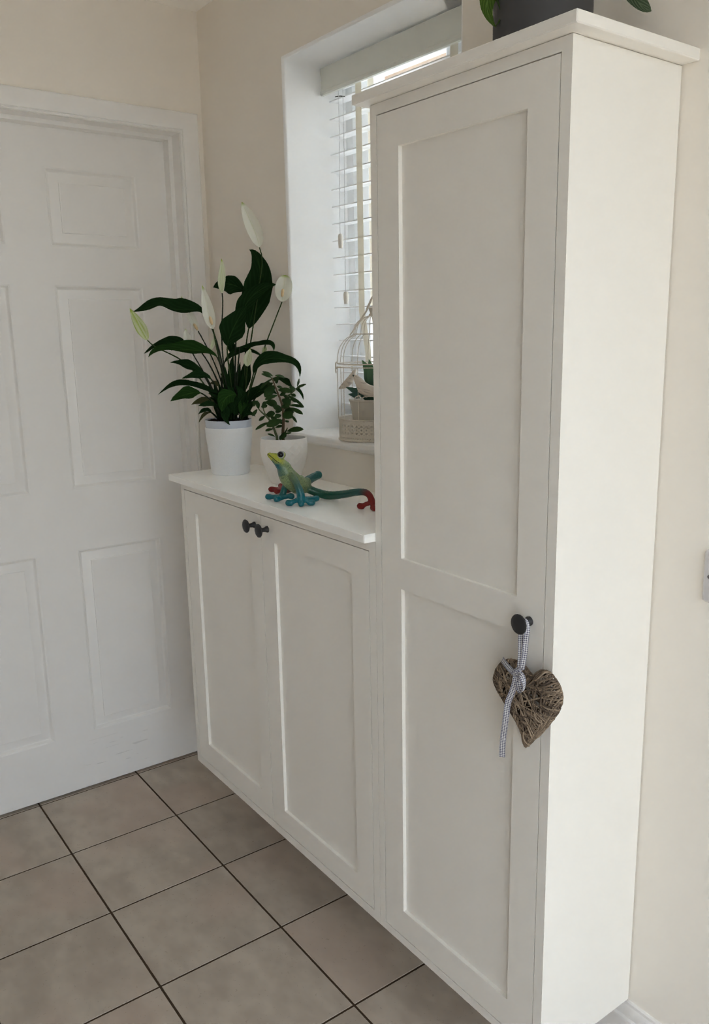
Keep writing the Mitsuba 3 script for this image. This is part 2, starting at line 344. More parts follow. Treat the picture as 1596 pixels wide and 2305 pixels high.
# ---------------------------------------------------------------- measured shapes, in metres
LILY_LEAVES = [[[[0.3722,-0.075,1.4338],[0.3772,-0.0651,1.4723],[0.3829,-0.0538,1.5187],[0.3873,-0.0449,1.559],[0.3884,-0.0428,1.5876],[0.3862,-0.0473,1.6093],[0.3823,-0.0549,1.6274],[0.3767,-0.0661,1.6364]],0.0387,[0.872,-0.48,0.094]],[[[0.3506,-0.0734,1.5312],[0.3327,-0.1016,1.5488],[0.3181,-0.1232,1.549],[0.3054,-0.1409,1.5411]],0.0252,[0.933,-0.188,-0.307]],[[[0.3858,-0.148,1.3882],[0.3892,-0.1435,1.4066],[0.3947,-0.1348,1.4295],[0.4013,-0.124,1.4522],[0.4089,-0.1111,1.4749],[0.4153,-0.1007,1.4907]],0.034,[0.79,-0.517,0.329]],[[[0.3388,-0.1858,1.4681],[0.3296,-0.2073,1.482],[0.3166,-0.2364,1.4821],[0.3042,-0.2641,1.4857],[0.2931,-0.2893,1.4948],[0.2832,-0.3122,1.4893],[0.2742,-0.3332,1.4815],[0.2654,-0.3539,1.4771]],0.0435,[0.381,-0.163,0.91]],[[[0.3862,-0.1807,1.3602],[0.3746,-0.2073,1.3733],[0.3599,-0.2403,1.3784],[0.3463,-0.2711,1.3801],[0.3327,-0.3017,1.3817],[0.3241,-0.3225,1.3775],[0.3172,-0.3399,1.3621]],0.0346,[0.372,-0.164,0.913]],[[[0.3103,-0.198,1.3839],[0.293,-0.228,1.3902],[0.2756,-0.2579,1.3941],[0.2597,-0.2851,1.391],[0.2483,-0.3034,1.3808],[0.2378,-0.3197,1.3694]],0.0282,[0.375,-0.16,0.913]],[[[0.3592,-0.2121,1.3201],[0.3529,-0.23,1.3309],[0.3462,-0.2489,1.3395],[0.3395,-0.2679,1.3456],[0.3322,-0.288,1.3472]],0.0179,[0.589,-0.265,0.763]],[[[0.3871,-0.201,1.3032],[0.3866,-0.2242,1.3134],[0.3835,-0.2528,1.3121],[0.3809,-0.2802,1.3075]],0.0157,[0.582,-0.269,0.767]],[[[0.368,-0.1722,1.2612],[0.3535,-0.2056,1.2764],[0.34,-0.2369,1.2866],[0.3275,-0.2662,1.2909],[0.3167,-0.292,1.2812],[0.3063,-0.3171,1.2634]],0.0192,[0.365,-0.163,0.916]],[[[0.3739,-0.2273,1.2679],[0.3692,-0.2515,1.2678],[0.3629,-0.2789,1.2609],[0.3575,-0.3043,1.2493]],0.0202,[0.663,-0.295,0.688]],[[[0.3714,-0.1879,1.2434],[0.3589,-0.2126,1.2465],[0.3505,-0.2293,1.2422],[0.3446,-0.241,1.2355]],0.0093,[0.984,-0.166,0.069]],[[[0.4003,-0.1972,1.2386],[0.3989,-0.222,1.2377],[0.3977,-0.2467,1.2357]],0.0127,[0.52,-0.247,0.818]],[[[0.377,-0.1988,1.2138],[0.3749,-0.2141,1.2205],[0.3699,-0.2352,1.211]],0.012,[0.358,-0.169,0.918]],[[[0.3765,-0.1999,1.2138],[0.3722,-0.2159,1.2122],[0.3703,-0.2271,1.2011],[0.3699,-0.2353,1.1887]],0.0046,[0.879,-0.413,0.24]],[[[0.4068,-0.1396,1.2592],[0.4082,-0.1666,1.256],[0.4145,-0.1837,1.2399],[0.4244,-0.1936,1.219]],0.0223,[0.811,-0.314,0.493]],[[[0.4061,-0.1745,1.2341],[0.409,-0.1798,1.2136],[0.4157,-0.1776,1.1963],[0.4245,-0.1712,1.1824]],0.0093,[0.868,-0.435,0.239]],[[[0.4124,-0.1063,1.2411],[0.4118,-0.1223,1.2361],[0.4148,-0.1312,1.2226],[0.4199,-0.136,1.2067]],0.0117,[0.861,-0.453,0.23]],[[[0.4057,-0.1196,1.1997],[0.4206,-0.1123,1.2099],[0.4372,-0.1017,1.2008]],0.0072,[0.856,-0.457,0.24]],[[[0.4285,-0.0967,1.3156],[0.4407,-0.0834,1.3435],[0.4574,-0.0615,1.3536],[0.4774,-0.0327,1.3509],[0.4953,-0.0083,1.3412],[0.5049,-0.0004,1.3039]],0.0211,[0.6,-0.347,0.721]],[[[0.3964,-0.0937,1.2394],[0.4118,-0.0779,1.2633],[0.4295,-0.0576,1.2691],[0.4468,-0.0379,1.257]],0.0163,[0.675,-0.375,0.636]],[[[0.4237,-0.0393,1.2978],[0.4386,-0.0231,1.2977],[0.4533,-0.0073,1.2868],[0.468,0.0085,1.2736],[0.4794,0.0178,1.2582],[0.487,0.0195,1.2417]],0.0115,[0.599,-0.14,0.788]],[[[0.3782,-0.1075,1.3839],[0.4029,-0.0807,1.3859],[0.425,-0.059,1.3915],[0.4422,-0.0472,1.3902],[0.4532,-0.0475,1.3729]],0.0189,[0.356,-0.198,0.913]],[[[0.341,-0.1371,1.3416],[0.3566,-0.1172,1.365],[0.3734,-0.0948,1.3742],[0.3895,-0.0741,1.3704],[0.4053,-0.0536,1.3571]],0.0138,[0.523,-0.277,0.806]],[[[0.3534,-0.0901,1.2598],[0.3505,-0.081,1.3004],[0.3475,-0.0722,1.3337],[0.3454,-0.0616,1.3599]],0.0156,[0.866,-0.461,0.193]],[[[0.3645,-0.1349,1.2853],[0.3635,-0.1479,1.3036],[0.3619,-0.1622,1.3147]],0.0072,[0.876,-0.439,0.199]],[[[0.3596,-0.1668,1.2818],[0.359,-0.1791,1.2906],[0.3582,-0.1917,1.2888]],0.0066,[0.88,-0.428,0.205]],[[[0.3511,-0.1169,1.2417],[0.343,-0.1183,1.2896],[0.3375,-0.1142,1.3372],[0.3348,-0.1048,1.3608]],0.0131,[0.998,-0.049,0.037]],[[[0.375,-0.1138,1.2309],[0.3792,-0.1055,1.2786],[0.3811,-0.1018,1.319]],0.0116,[0.632,-0.772,0.066]],[[[0.3792,-0.1501,1.2155],[0.3791,-0.1613,1.2518],[0.3806,-0.1696,1.2794]],0.0112,[0.929,-0.179,0.322]],[[[0.3906,-0.1497,1.2103],[0.3924,-0.1461,1.2458],[0.3942,-0.1425,1.2811]],0.0142,[0.929,-0.27,0.253]],[[[0.3974,-0.1361,1.2074],[0.4062,-0.1298,1.2397],[0.4195,-0.1144,1.2632]],0.0125,[0.696,-0.567,0.441]],[[[0.3814,-0.1012,1.2003],[0.3955,-0.0953,1.225],[0.4153,-0.0783,1.2408]],0.0128,[0.675,-0.363,0.643]],[[[0.3532,-0.1573,1.2081],[0.3473,-0.1689,1.2325],[0.3383,-0.1868,1.2533]],0.0124,[0.609,-0.296,0.736]],[[[0.3951,-0.163,1.202],[0.4027,-0.1813,1.2226],[0.4065,-0.207,1.2327]],0.0132,[0.768,-0.178,0.615]],[[[0.3566,-0.106,1.1952],[0.3481,-0.0895,1.2155],[0.3381,-0.0761,1.2386]],0.0109,[0.861,-0.452,0.232]],[[[0.3796,-0.0604,1.2595],[0.3886,-0.0424,1.2784],[0.3974,-0.0248,1.2853]],0.0107,[0.719,-0.402,0.568]],[[[0.3732,-0.1398,1.2024],[0.3701,-0.1459,1.2564],[0.3685,-0.1491,1.3038],[0.3682,-0.1497,1.3368]],0.0119,[0.999,0.022,0.046]],[[[0.3545,-0.1101,1.199],[0.3516,-0.1085,1.2534],[0.3507,-0.1028,1.3013],[0.3513,-0.0942,1.3429]],0.0134,[0.775,-0.628,0.066]],[[[0.3947,-0.1415,1.204],[0.3974,-0.1436,1.24],[0.3978,-0.1503,1.2675],[0.3959,-0.1613,1.2867]],0.0131,[0.844,-0.332,0.422]],[[[0.3865,-0.1134,1.2003],[0.3963,-0.1086,1.2379],[0.4102,-0.0958,1.2677],[0.4258,-0.0796,1.2771]],0.0124,[0.744,-0.399,0.536]],[[[0.3662,-0.1536,1.2016],[0.3671,-0.1667,1.2336],[0.3667,-0.1823,1.2546],[0.3645,-0.2014,1.2638]],0.0121,[0.69,-0.338,0.64]],[[[0.4013,-0.1284,1.2155],[0.4075,-0.1235,1.2453],[0.4083,-0.1293,1.2693],[0.4063,-0.1407,1.2839]],0.0141,[0.769,-0.4,0.499]],[[[0.4056,-0.1644,1.2005],[0.4082,-0.1739,1.219],[0.4093,-0.1866,1.2316],[0.4092,-0.2017,1.236]],0.0115,[0.685,-0.34,0.644]],[[[0.4068,-0.1175,1.1997],[0.4127,-0.1131,1.2153],[0.4191,-0.1078,1.2309],[0.4265,-0.1006,1.2392]],0.0097,[0.778,-0.415,0.471]],[[[0.3348,-0.1048,1.3608],[0.3322,-0.11,1.3906],[0.3339,-0.1066,1.4202]],0.0107,[0.878,-0.451,0.162]],[[[0.3865,-0.1244,1.4455],[0.3992,-0.1058,1.4797],[0.4113,-0.0884,1.5091],[0.4242,-0.0695,1.5282],[0.4375,-0.0498,1.5405],[0.4511,-0.0294,1.5437]],0.024,[0.539,-0.827,0.159]]]
LILY_PETIOLES = [[0,[[0.3747,-0.1145,1.1898],[0.376,-0.0972,1.302],[0.3731,-0.088,1.3728],[0.3722,-0.075,1.4338]]],[1,[[0.3672,-0.1294,1.1903],[0.3606,-0.1128,1.3614],[0.355,-0.0944,1.4785],[0.3506,-0.0734,1.5312]]],[2,[[0.3635,-0.1368,1.1906],[0.3731,-0.1363,1.2917],[0.3778,-0.1454,1.3626],[0.3858,-0.148,1.3882]]],[3,[[0.3603,-0.1432,1.1908],[0.358,-0.1478,1.3034],[0.3499,-0.1639,1.4092],[0.3388,-0.1858,1.4681]]],[4,[[0.3597,-0.1443,1.1908],[0.3772,-0.1541,1.2926],[0.3862,-0.1807,1.3602]]],[5,[[0.356,-0.1517,1.1911],[0.3408,-0.1596,1.2914],[0.3103,-0.198,1.3839]]],[6,[[0.3555,-0.1527,1.1911],[0.3564,-0.1842,1.2695],[0.3592,-0.2121,1.3201]]],[7,[[0.3571,-0.1496,1.191],[0.3717,-0.1761,1.2699],[0.3871,-0.201,1.3032]]],[8,[[0.3571,-0.1496,1.191],[0.3628,-0.1604,1.2389],[0.368,-0.1722,1.2612]]],[9,[[0.3517,-0.1602,1.1914],[0.3647,-0.1899,1.2408],[0.3739,-0.2273,1.2679]]],[10,[[0.3544,-0.1549,1.1912],[0.3714,-0.1879,1.2434]]],[11,[[0.3544,-0.1549,1.1912],[0.4003,-0.1972,1.2386]]],[12,[[0.3485,-0.1665,1.1916],[0.3625,-0.1832,1.2046],[0.377,-0.1988,1.2138]]],[13,[[0.3485,-0.1665,1.1916],[0.3625,-0.1832,1.2034],[0.3765,-0.1999,1.2138]]],[14,[[0.3688,-0.1262,1.1902],[0.3908,-0.127,1.2386],[0.4068,-0.1396,1.2592]]],[15,[[0.3581,-0.1474,1.1909],[0.4061,-0.1745,1.2341]]],[16,[[0.3828,-0.0984,1.1893],[0.4124,-0.1063,1.2411]]],[18,[[0.3769,-0.1102,1.1897],[0.4028,-0.1031,1.2558],[0.4285,-0.0967,1.3156]]],[19,[[0.3796,-0.1048,1.1895],[0.3964,-0.0937,1.2394]]],[20,[[0.3806,-0.1027,1.1895],[0.4043,-0.0669,1.2659],[0.4237,-0.0393,1.2978]]],[21,[[0.3699,-0.1241,1.1902],[0.3733,-0.1172,1.3027],[0.3782,-0.1075,1.3839]]],[22,[[0.3592,-0.1453,1.1909],[0.3461,-0.1491,1.2911],[0.341,-0.1371,1.3416]]],[23,[[0.3742,-0.1155,1.1899],[0.3534,-0.0901,1.2598]]],[26,[[0.3667,-0.1304,1.1904],[0.3511,-0.1169,1.2417]]],[27,[[0.3742,-0.1155,1.1899],[0.375,-0.1138,1.2309]]]]
LILY_FLOWERS = [[[[0.4063,-0.0516,1.6404],[0.4023,-0.0596,1.6761],[0.3953,-0.0735,1.7147],[0.3911,-0.0818,1.7366],[0.3879,-0.0883,1.754]],0.0197,[0.877,-0.48,0.031],0.05,None,[[0.368,-0.1055,1.1887],[0.3813,-0.0836,1.361],[0.3913,-0.0683,1.4546],[0.4011,-0.0532,1.5467],[0.407,-0.0458,1.6034],[0.4063,-0.0516,1.6404]]],[[[0.3603,-0.1431,1.5238],[0.3625,-0.1462,1.5576],[0.3671,-0.1444,1.5856],[0.3702,-0.1457,1.611]],0.0116,[0.998,0.022,-0.054],0.45,None,[[0.3508,-0.1398,1.1898],[0.3518,-0.1433,1.303],[0.353,-0.1466,1.4205],[0.3576,-0.143,1.4782],[0.3603,-0.1431,1.5238]]],[[[0.3837,-0.1856,1.4311],[0.3799,-0.1931,1.4639],[0.3772,-0.1985,1.4999],[0.3737,-0.2055,1.5422]],0.0159,[0.894,-0.431,0.123],0.05,[[0.3937,-0.1923,1.4423],[0.3912,-0.1974,1.4637]],[[0.3535,-0.1344,1.1897],[0.3623,-0.1539,1.3038],[0.3713,-0.1731,1.3863],[0.3837,-0.1856,1.4311]]],[[[0.3119,-0.1948,1.427],[0.3033,-0.2045,1.4538],[0.2957,-0.2121,1.4793],[0.2849,-0.2262,1.5185]],0.0109,[0.987,-0.161,-0.02],0.1,[[0.3223,-0.2008,1.4293],[0.3181,-0.2092,1.4467]],[[0.3503,-0.1408,1.1899],[0.3407,-0.1523,1.303],[0.3262,-0.1738,1.3742],[0.3119,-0.1948,1.427]]],[[[0.3191,-0.225,1.3834],[0.3179,-0.2273,1.3985],[0.3163,-0.2305,1.4158],[0.3157,-0.2317,1.4331]],0.0115,[0.9,-0.408,0.155],0.1,None,[[0.3438,-0.1536,1.1903],[0.337,-0.1745,1.274],[0.3244,-0.2069,1.3457],[0.3191,-0.225,1.3834]]],[[[0.2896,-0.3281,1.4045],[0.2834,-0.3404,1.4318],[0.2781,-0.3508,1.4567],[0.2721,-0.3628,1.4858]],0.0153,[0.991,-0.112,0.078],0.8,None,[[0.3465,-0.1483,1.1901],[0.3364,-0.185,1.2686],[0.314,-0.2463,1.3502],[0.2971,-0.2965,1.38],[0.2896,-0.3281,1.4045]]],[[[0.4215,-0.1106,1.3334],[0.4224,-0.1088,1.3531],[0.4242,-0.1051,1.3681],[0.4255,-0.1025,1.3807]],0.0116,[0.867,-0.466,0.176],0.5,None,[[0.368,-0.1055,1.1887],[0.3962,-0.1051,1.2794],[0.4215,-0.1106,1.3334]]],[[[0.4567,-0.0184,1.5005],[0.4566,-0.0147,1.5222],[0.4572,-0.01,1.545],[0.4571,-0.0063,1.5689]],0.0232,[0.856,-0.508,0.102],0.15,[[0.4672,-0.0241,1.5126],[0.4686,-0.0213,1.5329]],[[0.3696,-0.1023,1.1886],[0.3936,-0.077,1.3018],[0.4179,-0.051,1.3901],[0.44,-0.0293,1.4596],[0.4567,-0.0184,1.5005]]],[[[0.3673,-0.1737,1.4082],[0.3643,-0.1797,1.391],[0.3607,-0.1867,1.3726]],0.0057,[0.887,-0.432,0.162],0.5,None,[[0.3519,-0.1376,1.1898],[0.3593,-0.1563,1.3274],[0.3673,-0.1737,1.4082]]],[[[0.4178,-0.0512,1.3843],[0.416,-0.0547,1.375],[0.4136,-0.0594,1.3621]],0.0059,[0.86,-0.482,0.169],0.8,None,None]]
JADE_LEAVES = [[[[0.5672,-0.1215,1.31],[0.5643,-0.1345,1.3164],[0.5613,-0.1475,1.3202]],0.0032,[0.789,-0.347,0.507]],[[[0.5531,-0.11,1.3123],[0.5447,-0.1204,1.3197],[0.5363,-0.1309,1.3243]],0.0057,[0.283,-0.16,0.946]],[[[0.5611,-0.1081,1.3148],[0.5673,-0.0976,1.3125],[0.5735,-0.0871,1.3077]],0.0066,[0.281,-0.164,0.946]],[[[0.5666,-0.1226,1.3067],[0.5627,-0.1371,1.2958],[0.5588,-0.1518,1.2822]],0.0044,[0.282,-0.158,0.946]],[[[0.5757,-0.1189,1.2902],[0.5745,-0.1328,1.2776],[0.5733,-0.1468,1.2627]],0.0085,[0.781,-0.347,0.519]],[[[0.5838,-0.1169,1.2661],[0.5828,-0.1344,1.263],[0.5819,-0.1519,1.2568]],0.0042,[0.778,-0.346,0.524]],[[[0.5696,-0.1055,1.2781],[0.5807,-0.0906,1.2775],[0.5916,-0.0758,1.2732]],0.0057,[0.775,-0.36,0.52]],[[[0.5525,-0.0992,1.286],[0.5527,-0.0909,1.2841],[0.5529,-0.0826,1.2807]],0.0032,[0.778,-0.356,0.517]],[[[0.5684,-0.0719,1.2843],[0.5687,-0.0636,1.2801],[0.5689,-0.0553,1.2744]],0.0048,[0.772,-0.367,0.518]],[[[0.5815,-0.0615,1.2788],[0.5868,-0.0485,1.2862],[0.592,-0.0356,1.291]],0.0052,[0.275,-0.169,0.946]],[[[0.5785,-0.0547,1.2851],[0.5767,-0.0499,1.2952],[0.5748,-0.0451,1.3048]],0.0038,[0.789,0.584,0.19]],[[[0.587,-0.0877,1.2658],[0.6005,-0.0725,1.252],[0.614,-0.0573,1.2341]],0.0031,[0.766,-0.367,0.528]],[[[0.5704,-0.0923,1.2651],[0.5746,-0.0851,1.2596],[0.5787,-0.078,1.2524]],0.0038,[0.772,-0.36,0.525]],[[[0.5675,-0.0736,1.2606],[0.5685,-0.0639,1.253],[0.5695,-0.0542,1.2436]],0.0034,[0.768,-0.364,0.526]],[[[0.5846,-0.1036,1.2564],[0.5948,-0.0982,1.2504],[0.6049,-0.0928,1.2425]],0.0074,[0.77,-0.359,0.528]],[[[0.5884,-0.1091,1.2379],[0.6005,-0.1043,1.2394],[0.6125,-0.0995,1.2389]],0.0057,[0.769,-0.357,0.531]],[[[0.5831,-0.0825,1.2393],[0.5942,-0.0675,1.2382],[0.6052,-0.0526,1.2333]],0.0032,[0.764,-0.367,0.532]],[[[0.5939,-0.0879,1.2336],[0.6072,-0.0769,1.2273],[0.6206,-0.066,1.2177]],0.0044,[0.762,-0.365,0.535]],[[[0.5795,-0.1005,1.2278],[0.5769,-0.113,1.2339],[0.5742,-0.1255,1.2375]],0.0064,[0.771,-0.35,0.532]],[[[0.5766,-0.0937,1.2238],[0.5835,-0.0858,1.2265],[0.5903,-0.0781,1.2271]],0.0064,[0.766,-0.358,0.534]],[[[0.5909,-0.1048,1.2221],[0.6028,-0.1004,1.2169],[0.6146,-0.096,1.2098]],0.01,[0.764,-0.357,0.538]],[[[0.5844,-0.0803,1.2155],[0.5899,-0.0747,1.2061],[0.5955,-0.0692,1.1951]],0.0027,[0.76,-0.361,0.54]],[[[0.5828,-0.1068,1.216],[0.5837,-0.1171,1.2148],[0.5846,-0.1274,1.212]],0.0049,[0.768,-0.348,0.538]],[[[0.5914,-0.1098,1.2039],[0.5893,-0.1313,1.1992],[0.5871,-0.1528,1.1905]],0.008,[0.767,-0.343,0.543]],[[[0.5672,-0.1335,1.1987],[0.5634,-0.1519,1.1917],[0.5595,-0.1703,1.1811]],0.0032,[0.771,-0.332,0.544]],[[[0.5714,-0.1263,1.1815],[0.5717,-0.1375,1.1805],[0.5721,-0.1488,1.1777]],0.003,[0.766,-0.337,0.547]],[[[0.5644,-0.1144,1.1834],[0.5708,-0.1075,1.1863],[0.5771,-0.1007,1.1874]],0.0031,[0.763,-0.347,0.545]],[[[0.5577,-0.1377,1.2141],[0.5672,-0.1294,1.2182],[0.5767,-0.1212,1.22]],0.007,[0.772,-0.342,0.536]],[[[0.5569,-0.1392,1.2141],[0.5565,-0.1478,1.2091],[0.556,-0.1565,1.2027]],0.0033,[0.774,-0.334,0.538]],[[[0.5421,-0.1526,1.2309],[0.5406,-0.1591,1.2231],[0.539,-0.1657,1.2141]],0.0034,[0.779,-0.329,0.534]],[[[0.5438,-0.1496,1.232],[0.5448,-0.1519,1.2422],[0.5458,-0.1542,1.252]],0.004,[0.781,-0.333,0.528]],[[[0.5442,-0.1371,1.2312],[0.5457,-0.1345,1.2413],[0.5472,-0.132,1.2508]],0.0039,[0.778,-0.339,0.529]],[[[0.5421,-0.1288,1.2464],[0.548,-0.1147,1.2449],[0.5539,-0.1007,1.2403]],0.0077,[0.776,-0.345,0.528]],[[[0.5582,-0.1132,1.1593],[0.5534,-0.1213,1.1642],[0.5486,-0.1295,1.1672]],0.0023,[0.763,-0.338,0.551]],[[[0.5845,-0.0919,1.1742],[0.5985,-0.076,1.1784],[0.6123,-0.0603,1.1785]],0.0057,[0.755,-0.36,0.549]],[[[0.5896,-0.1189,1.161],[0.6026,-0.1164,1.1639],[0.6156,-0.114,1.165]],0.0094,[0.757,-0.347,0.553]],[[[0.5856,-0.102,1.1672],[0.593,-0.1011,1.1761],[0.6005,-0.1003,1.1842]],0.0068,[0.785,0.585,0.204]],[[[0.5937,-0.1001,1.1706],[0.6027,-0.1005,1.1711],[0.6116,-0.101,1.1708]],0.0063,[0.272,-0.161,0.949]],[[[0.5816,-0.0969,1.2006],[0.5876,-0.0946,1.1996],[0.5935,-0.0924,1.1975]],0.0041,[0.274,-0.162,0.948]],[[[0.5691,-0.1182,1.3066],[0.5762,-0.114,1.3063],[0.5833,-0.1098,1.3046]],0.0059,[0.783,-0.355,0.511]],[[[0.566,-0.1117,1.2973],[0.5697,-0.1093,1.2988],[0.5735,-0.1069,1.2996]],0.0039,[0.782,-0.355,0.513]],[[[0.5692,-0.0943,1.2301],[0.5646,-0.1022,1.2267],[0.5599,-0.1102,1.2215]],0.0049,[0.77,-0.35,0.534]],[[[0.5666,-0.0869,1.2454],[0.5695,-0.0779,1.2494],[0.5725,-0.069,1.2515]],0.0043,[0.769,-0.36,0.527]],[[[0.5664,-0.0991,1.2642],[0.5702,-0.0926,1.2681],[0.5739,-0.0863,1.2706]],0.0042,[0.775,-0.357,0.522]],[[[0.564,-0.1151,1.2806],[0.563,-0.1208,1.2864],[0.562,-0.1264,1.2911]],0.004,[0.782,-0.349,0.516]],[[[0.5697,-0.1292,1.2121],[0.5782,-0.1265,1.2087],[0.5867,-0.1238,1.204]],0.0048,[0.769,-0.344,0.539]],[[[0.57,-0.093,1.2096],[0.5738,-0.0865,1.2131],[0.5775,-0.0801,1.215]],0.0056,[0.764,-0.356,0.538]],[[[0.5604,-0.1094,1.2452],[0.5564,-0.1163,1.2434],[0.5523,-0.1232,1.2399]],0.0055,[0.775,-0.346,0.529]],[[[0.5686,-0.0835,1.2283],[0.5717,-0.0743,1.2243],[0.5748,-0.065,1.2184]],0.0049,[0.765,-0.36,0.535]],[[[0.542,-0.1408,1.2358],[0.5461,-0.1339,1.2381],[0.55,-0.1271,1.2389]],0.0045,[0.778,-0.339,0.53]],[[[0.558,-0.1136,1.2959],[0.5545,-0.1195,1.2922],[0.551,-0.1255,1.2872]],0.004,[0.784,-0.348,0.514]],[[[0.5801,-0.0757,1.2659],[0.5835,-0.0699,1.2642],[0.5869,-0.0641,1.2611]],0.0036,[0.769,-0.366,0.523]],[[[0.58,-0.0996,1.1938],[0.5801,-0.1073,1.1973],[0.5802,-0.1151,1.1995]],0.0035,[0.764,-0.349,0.543]],[[[0.5514,-0.1248,1.1934],[0.5549,-0.1187,1.1985],[0.5584,-0.1128,1.2022]],0.0041,[0.768,-0.342,0.541]],[[[0.5215,-0.1521,1.2465],[0.5188,-0.1489,1.2418],[0.516,-0.1457,1.2367]],0.0039,[0.783,-0.33,0.528]],[[[0.5378,-0.148,1.2495],[0.5344,-0.1539,1.2481],[0.5309,-0.1598,1.2453]],0.0037,[0.783,-0.331,0.526]]]
JADE_STEMS = [[[[0.5854,-0.1062,1.1584],[0.5861,-0.105,1.1811],[0.5871,-0.1034,1.2014],[0.587,-0.1035,1.2251],[0.5852,-0.1066,1.2477],[0.5818,-0.1124,1.2679],[0.578,-0.119,1.2892],[0.5747,-0.1245,1.3093]],0.00416,0.00173],[[[0.5829,-0.1204,1.1582],[0.5791,-0.1269,1.1811],[0.5734,-0.1367,1.2062],[0.5675,-0.1468,1.2188],[0.5605,-0.1588,1.2337]],0.00346,0.00162],[[[0.5604,-0.1392,1.2155],[0.5576,-0.1439,1.232]],0.0015,0.00139],[[[0.5699,-0.0931,1.238],[0.5769,-0.0811,1.2632],[0.5816,-0.0731,1.2703],[0.5863,-0.0651,1.2786]],0.00208,0.00139],[[[0.5876,-0.1025,1.2307],[0.5956,-0.0888,1.236]],0.0015,0.00115],[[[0.5756,-0.1231,1.3104],[0.5733,-0.127,1.3077]],0.00115,0.00115]]
FROG = {"snout":[0.7954,-0.2644,1.1527],"head":[0.8021,-0.2515,1.1441],"jaw":[0.8022,-0.2474,1.1356],"browL":[0.8147,-0.2462,1.147],"browR":[0.7987,-0.2358,1.1432],"neck":[0.8075,-0.2349,1.1207],"chest":[0.8088,-0.225,1.0984],"mid":[0.8025,-0.2007,1.0792],"hip":[0.7922,-0.1753,1.0716],"rump":[0.7921,-0.1677,1.0781],"eyeL":[0.818,-0.2484,1.1538],"eyeR":[0.7973,-0.2324,1.1498],"sh":[0.8258,-0.2279,1.106],"el":[0.8473,-0.2271,1.0885],"wr":[0.8564,-0.2237,1.0651],"ha":[0.8591,-0.2251,1.0566],"fsh":[0.7973,-0.2208,1.0892],"fel":[0.7847,-0.2223,1.071],"fwr":[0.7818,-0.2272,1.0545],"fha":[0.7809,-0.2304,1.0496],"hipn":[0.8003,-0.1697,1.0647],"knn":[0.8313,-0.138,1.05],"ann":[0.9744,-0.1393,1.0789],"an2":[0.9875,-0.1332,1.0761],"ftn":[0.9997,-0.1305,1.0588],"hipf":[0.7786,-0.1592,1.0774],"knf":[0.7566,-0.1126,1.0852],"anf":[0.7237,-0.1572,1.0534],"ftf":[0.687,-0.1693,1.0441]}
FROG_TOES = {"n":[[0.8402,-0.2458,1.0462],[0.8645,-0.2283,1.0457],[0.8697,-0.2034,1.0462],[0.8507,-0.1792,1.0504]],"f":[[0.745,-0.2441,1.0459],[0.7831,-0.2436,1.0464],[0.8129,-0.2221,1.0554]],"r":[[0.6673,-0.1913,1.0468],[0.6984,-0.1944,1.0472],[0.6536,-0.1569,1.049]],"h":[[0.9713,-0.1425,1.0456],[1.0077,-0.1319,1.0455],[1.0052,-0.0983,1.0495]]}
CAGE = {"rim":[0.7051,0.018,1.2561],"pb":[0.7109,0.0258,1.2053],"bird":[[0.7746,-0.0193,1.3205],[0.7794,-0.0127,1.3149],[0.7842,-0.0062,1.3034],[0.7901,0.0018,1.2876],[0.7967,0.0107,1.282],[0.8055,0.0226,1.2791],[0.8175,0.0389,1.2622]],"foot":[[0.7831,-0.0027,1.27],[0.7695,-0.0126,1.2601],[0.7925,0.01,1.267],[0.7806,0.0024,1.2603]],"bird2":[[0.6682,0.069,1.3216],[0.6661,0.0661,1.3236],[0.6627,0.0615,1.312],[0.6573,0.0542,1.2984],[0.6513,0.0461,1.2887],[0.6424,0.034,1.2796]],"leaves":[[[0.7406,0.0324,1.2639],[0.7365,0.01,1.2791],[0.7254,-0.0052,1.2878]],[[0.7372,0.0277,1.2611],[0.7446,0.004,1.2685],[0.7365,-0.0069,1.272]],[[0.741,0.0666,1.2669],[0.7363,0.0602,1.3146],[0.7171,0.0511,1.3523]],[[0.7439,0.0705,1.2668],[0.7467,0.0575,1.3245],[0.7438,0.0536,1.3546]],[[0.7295,0.051,1.2623],[0.7107,0.0423,1.2762],[0.6957,0.0388,1.2814]],[[0.725,0.0786,1.275],[0.7211,0.0733,1.2896],[0.716,0.0664,1.2973]]]}
TOP_LEAVES = [[[1.4435,-0.1919,1.9344],[1.4338,-0.2146,1.9204],[1.4296,-0.2185,1.8996],[1.4402,-0.2086,1.87]],[[1.4534,-0.21,1.8857],[1.4468,-0.2161,1.8693],[1.441,-0.2215,1.8717]],[[1.5447,-0.0707,1.9543],[1.5598,-0.0566,1.9229],[1.5748,-0.0426,1.8986],[1.5875,-0.0309,1.8871]]]
HEART = [[1.5963,-0.29,0.7652],[1.5573,-0.29,0.8258],[1.525,-0.29,0.859],[1.5276,-0.29,0.8815],[1.5464,-0.29,0.9043],[1.5777,-0.29,0.9091],[1.5989,-0.29,0.8991],[1.6129,-0.29,0.9015],[1.6289,-0.29,0.9134],[1.6516,-0.29,0.9059],[1.6666,-0.29,0.8792],[1.6557,-0.29,0.8449],[1.6237,-0.29,0.8007]]
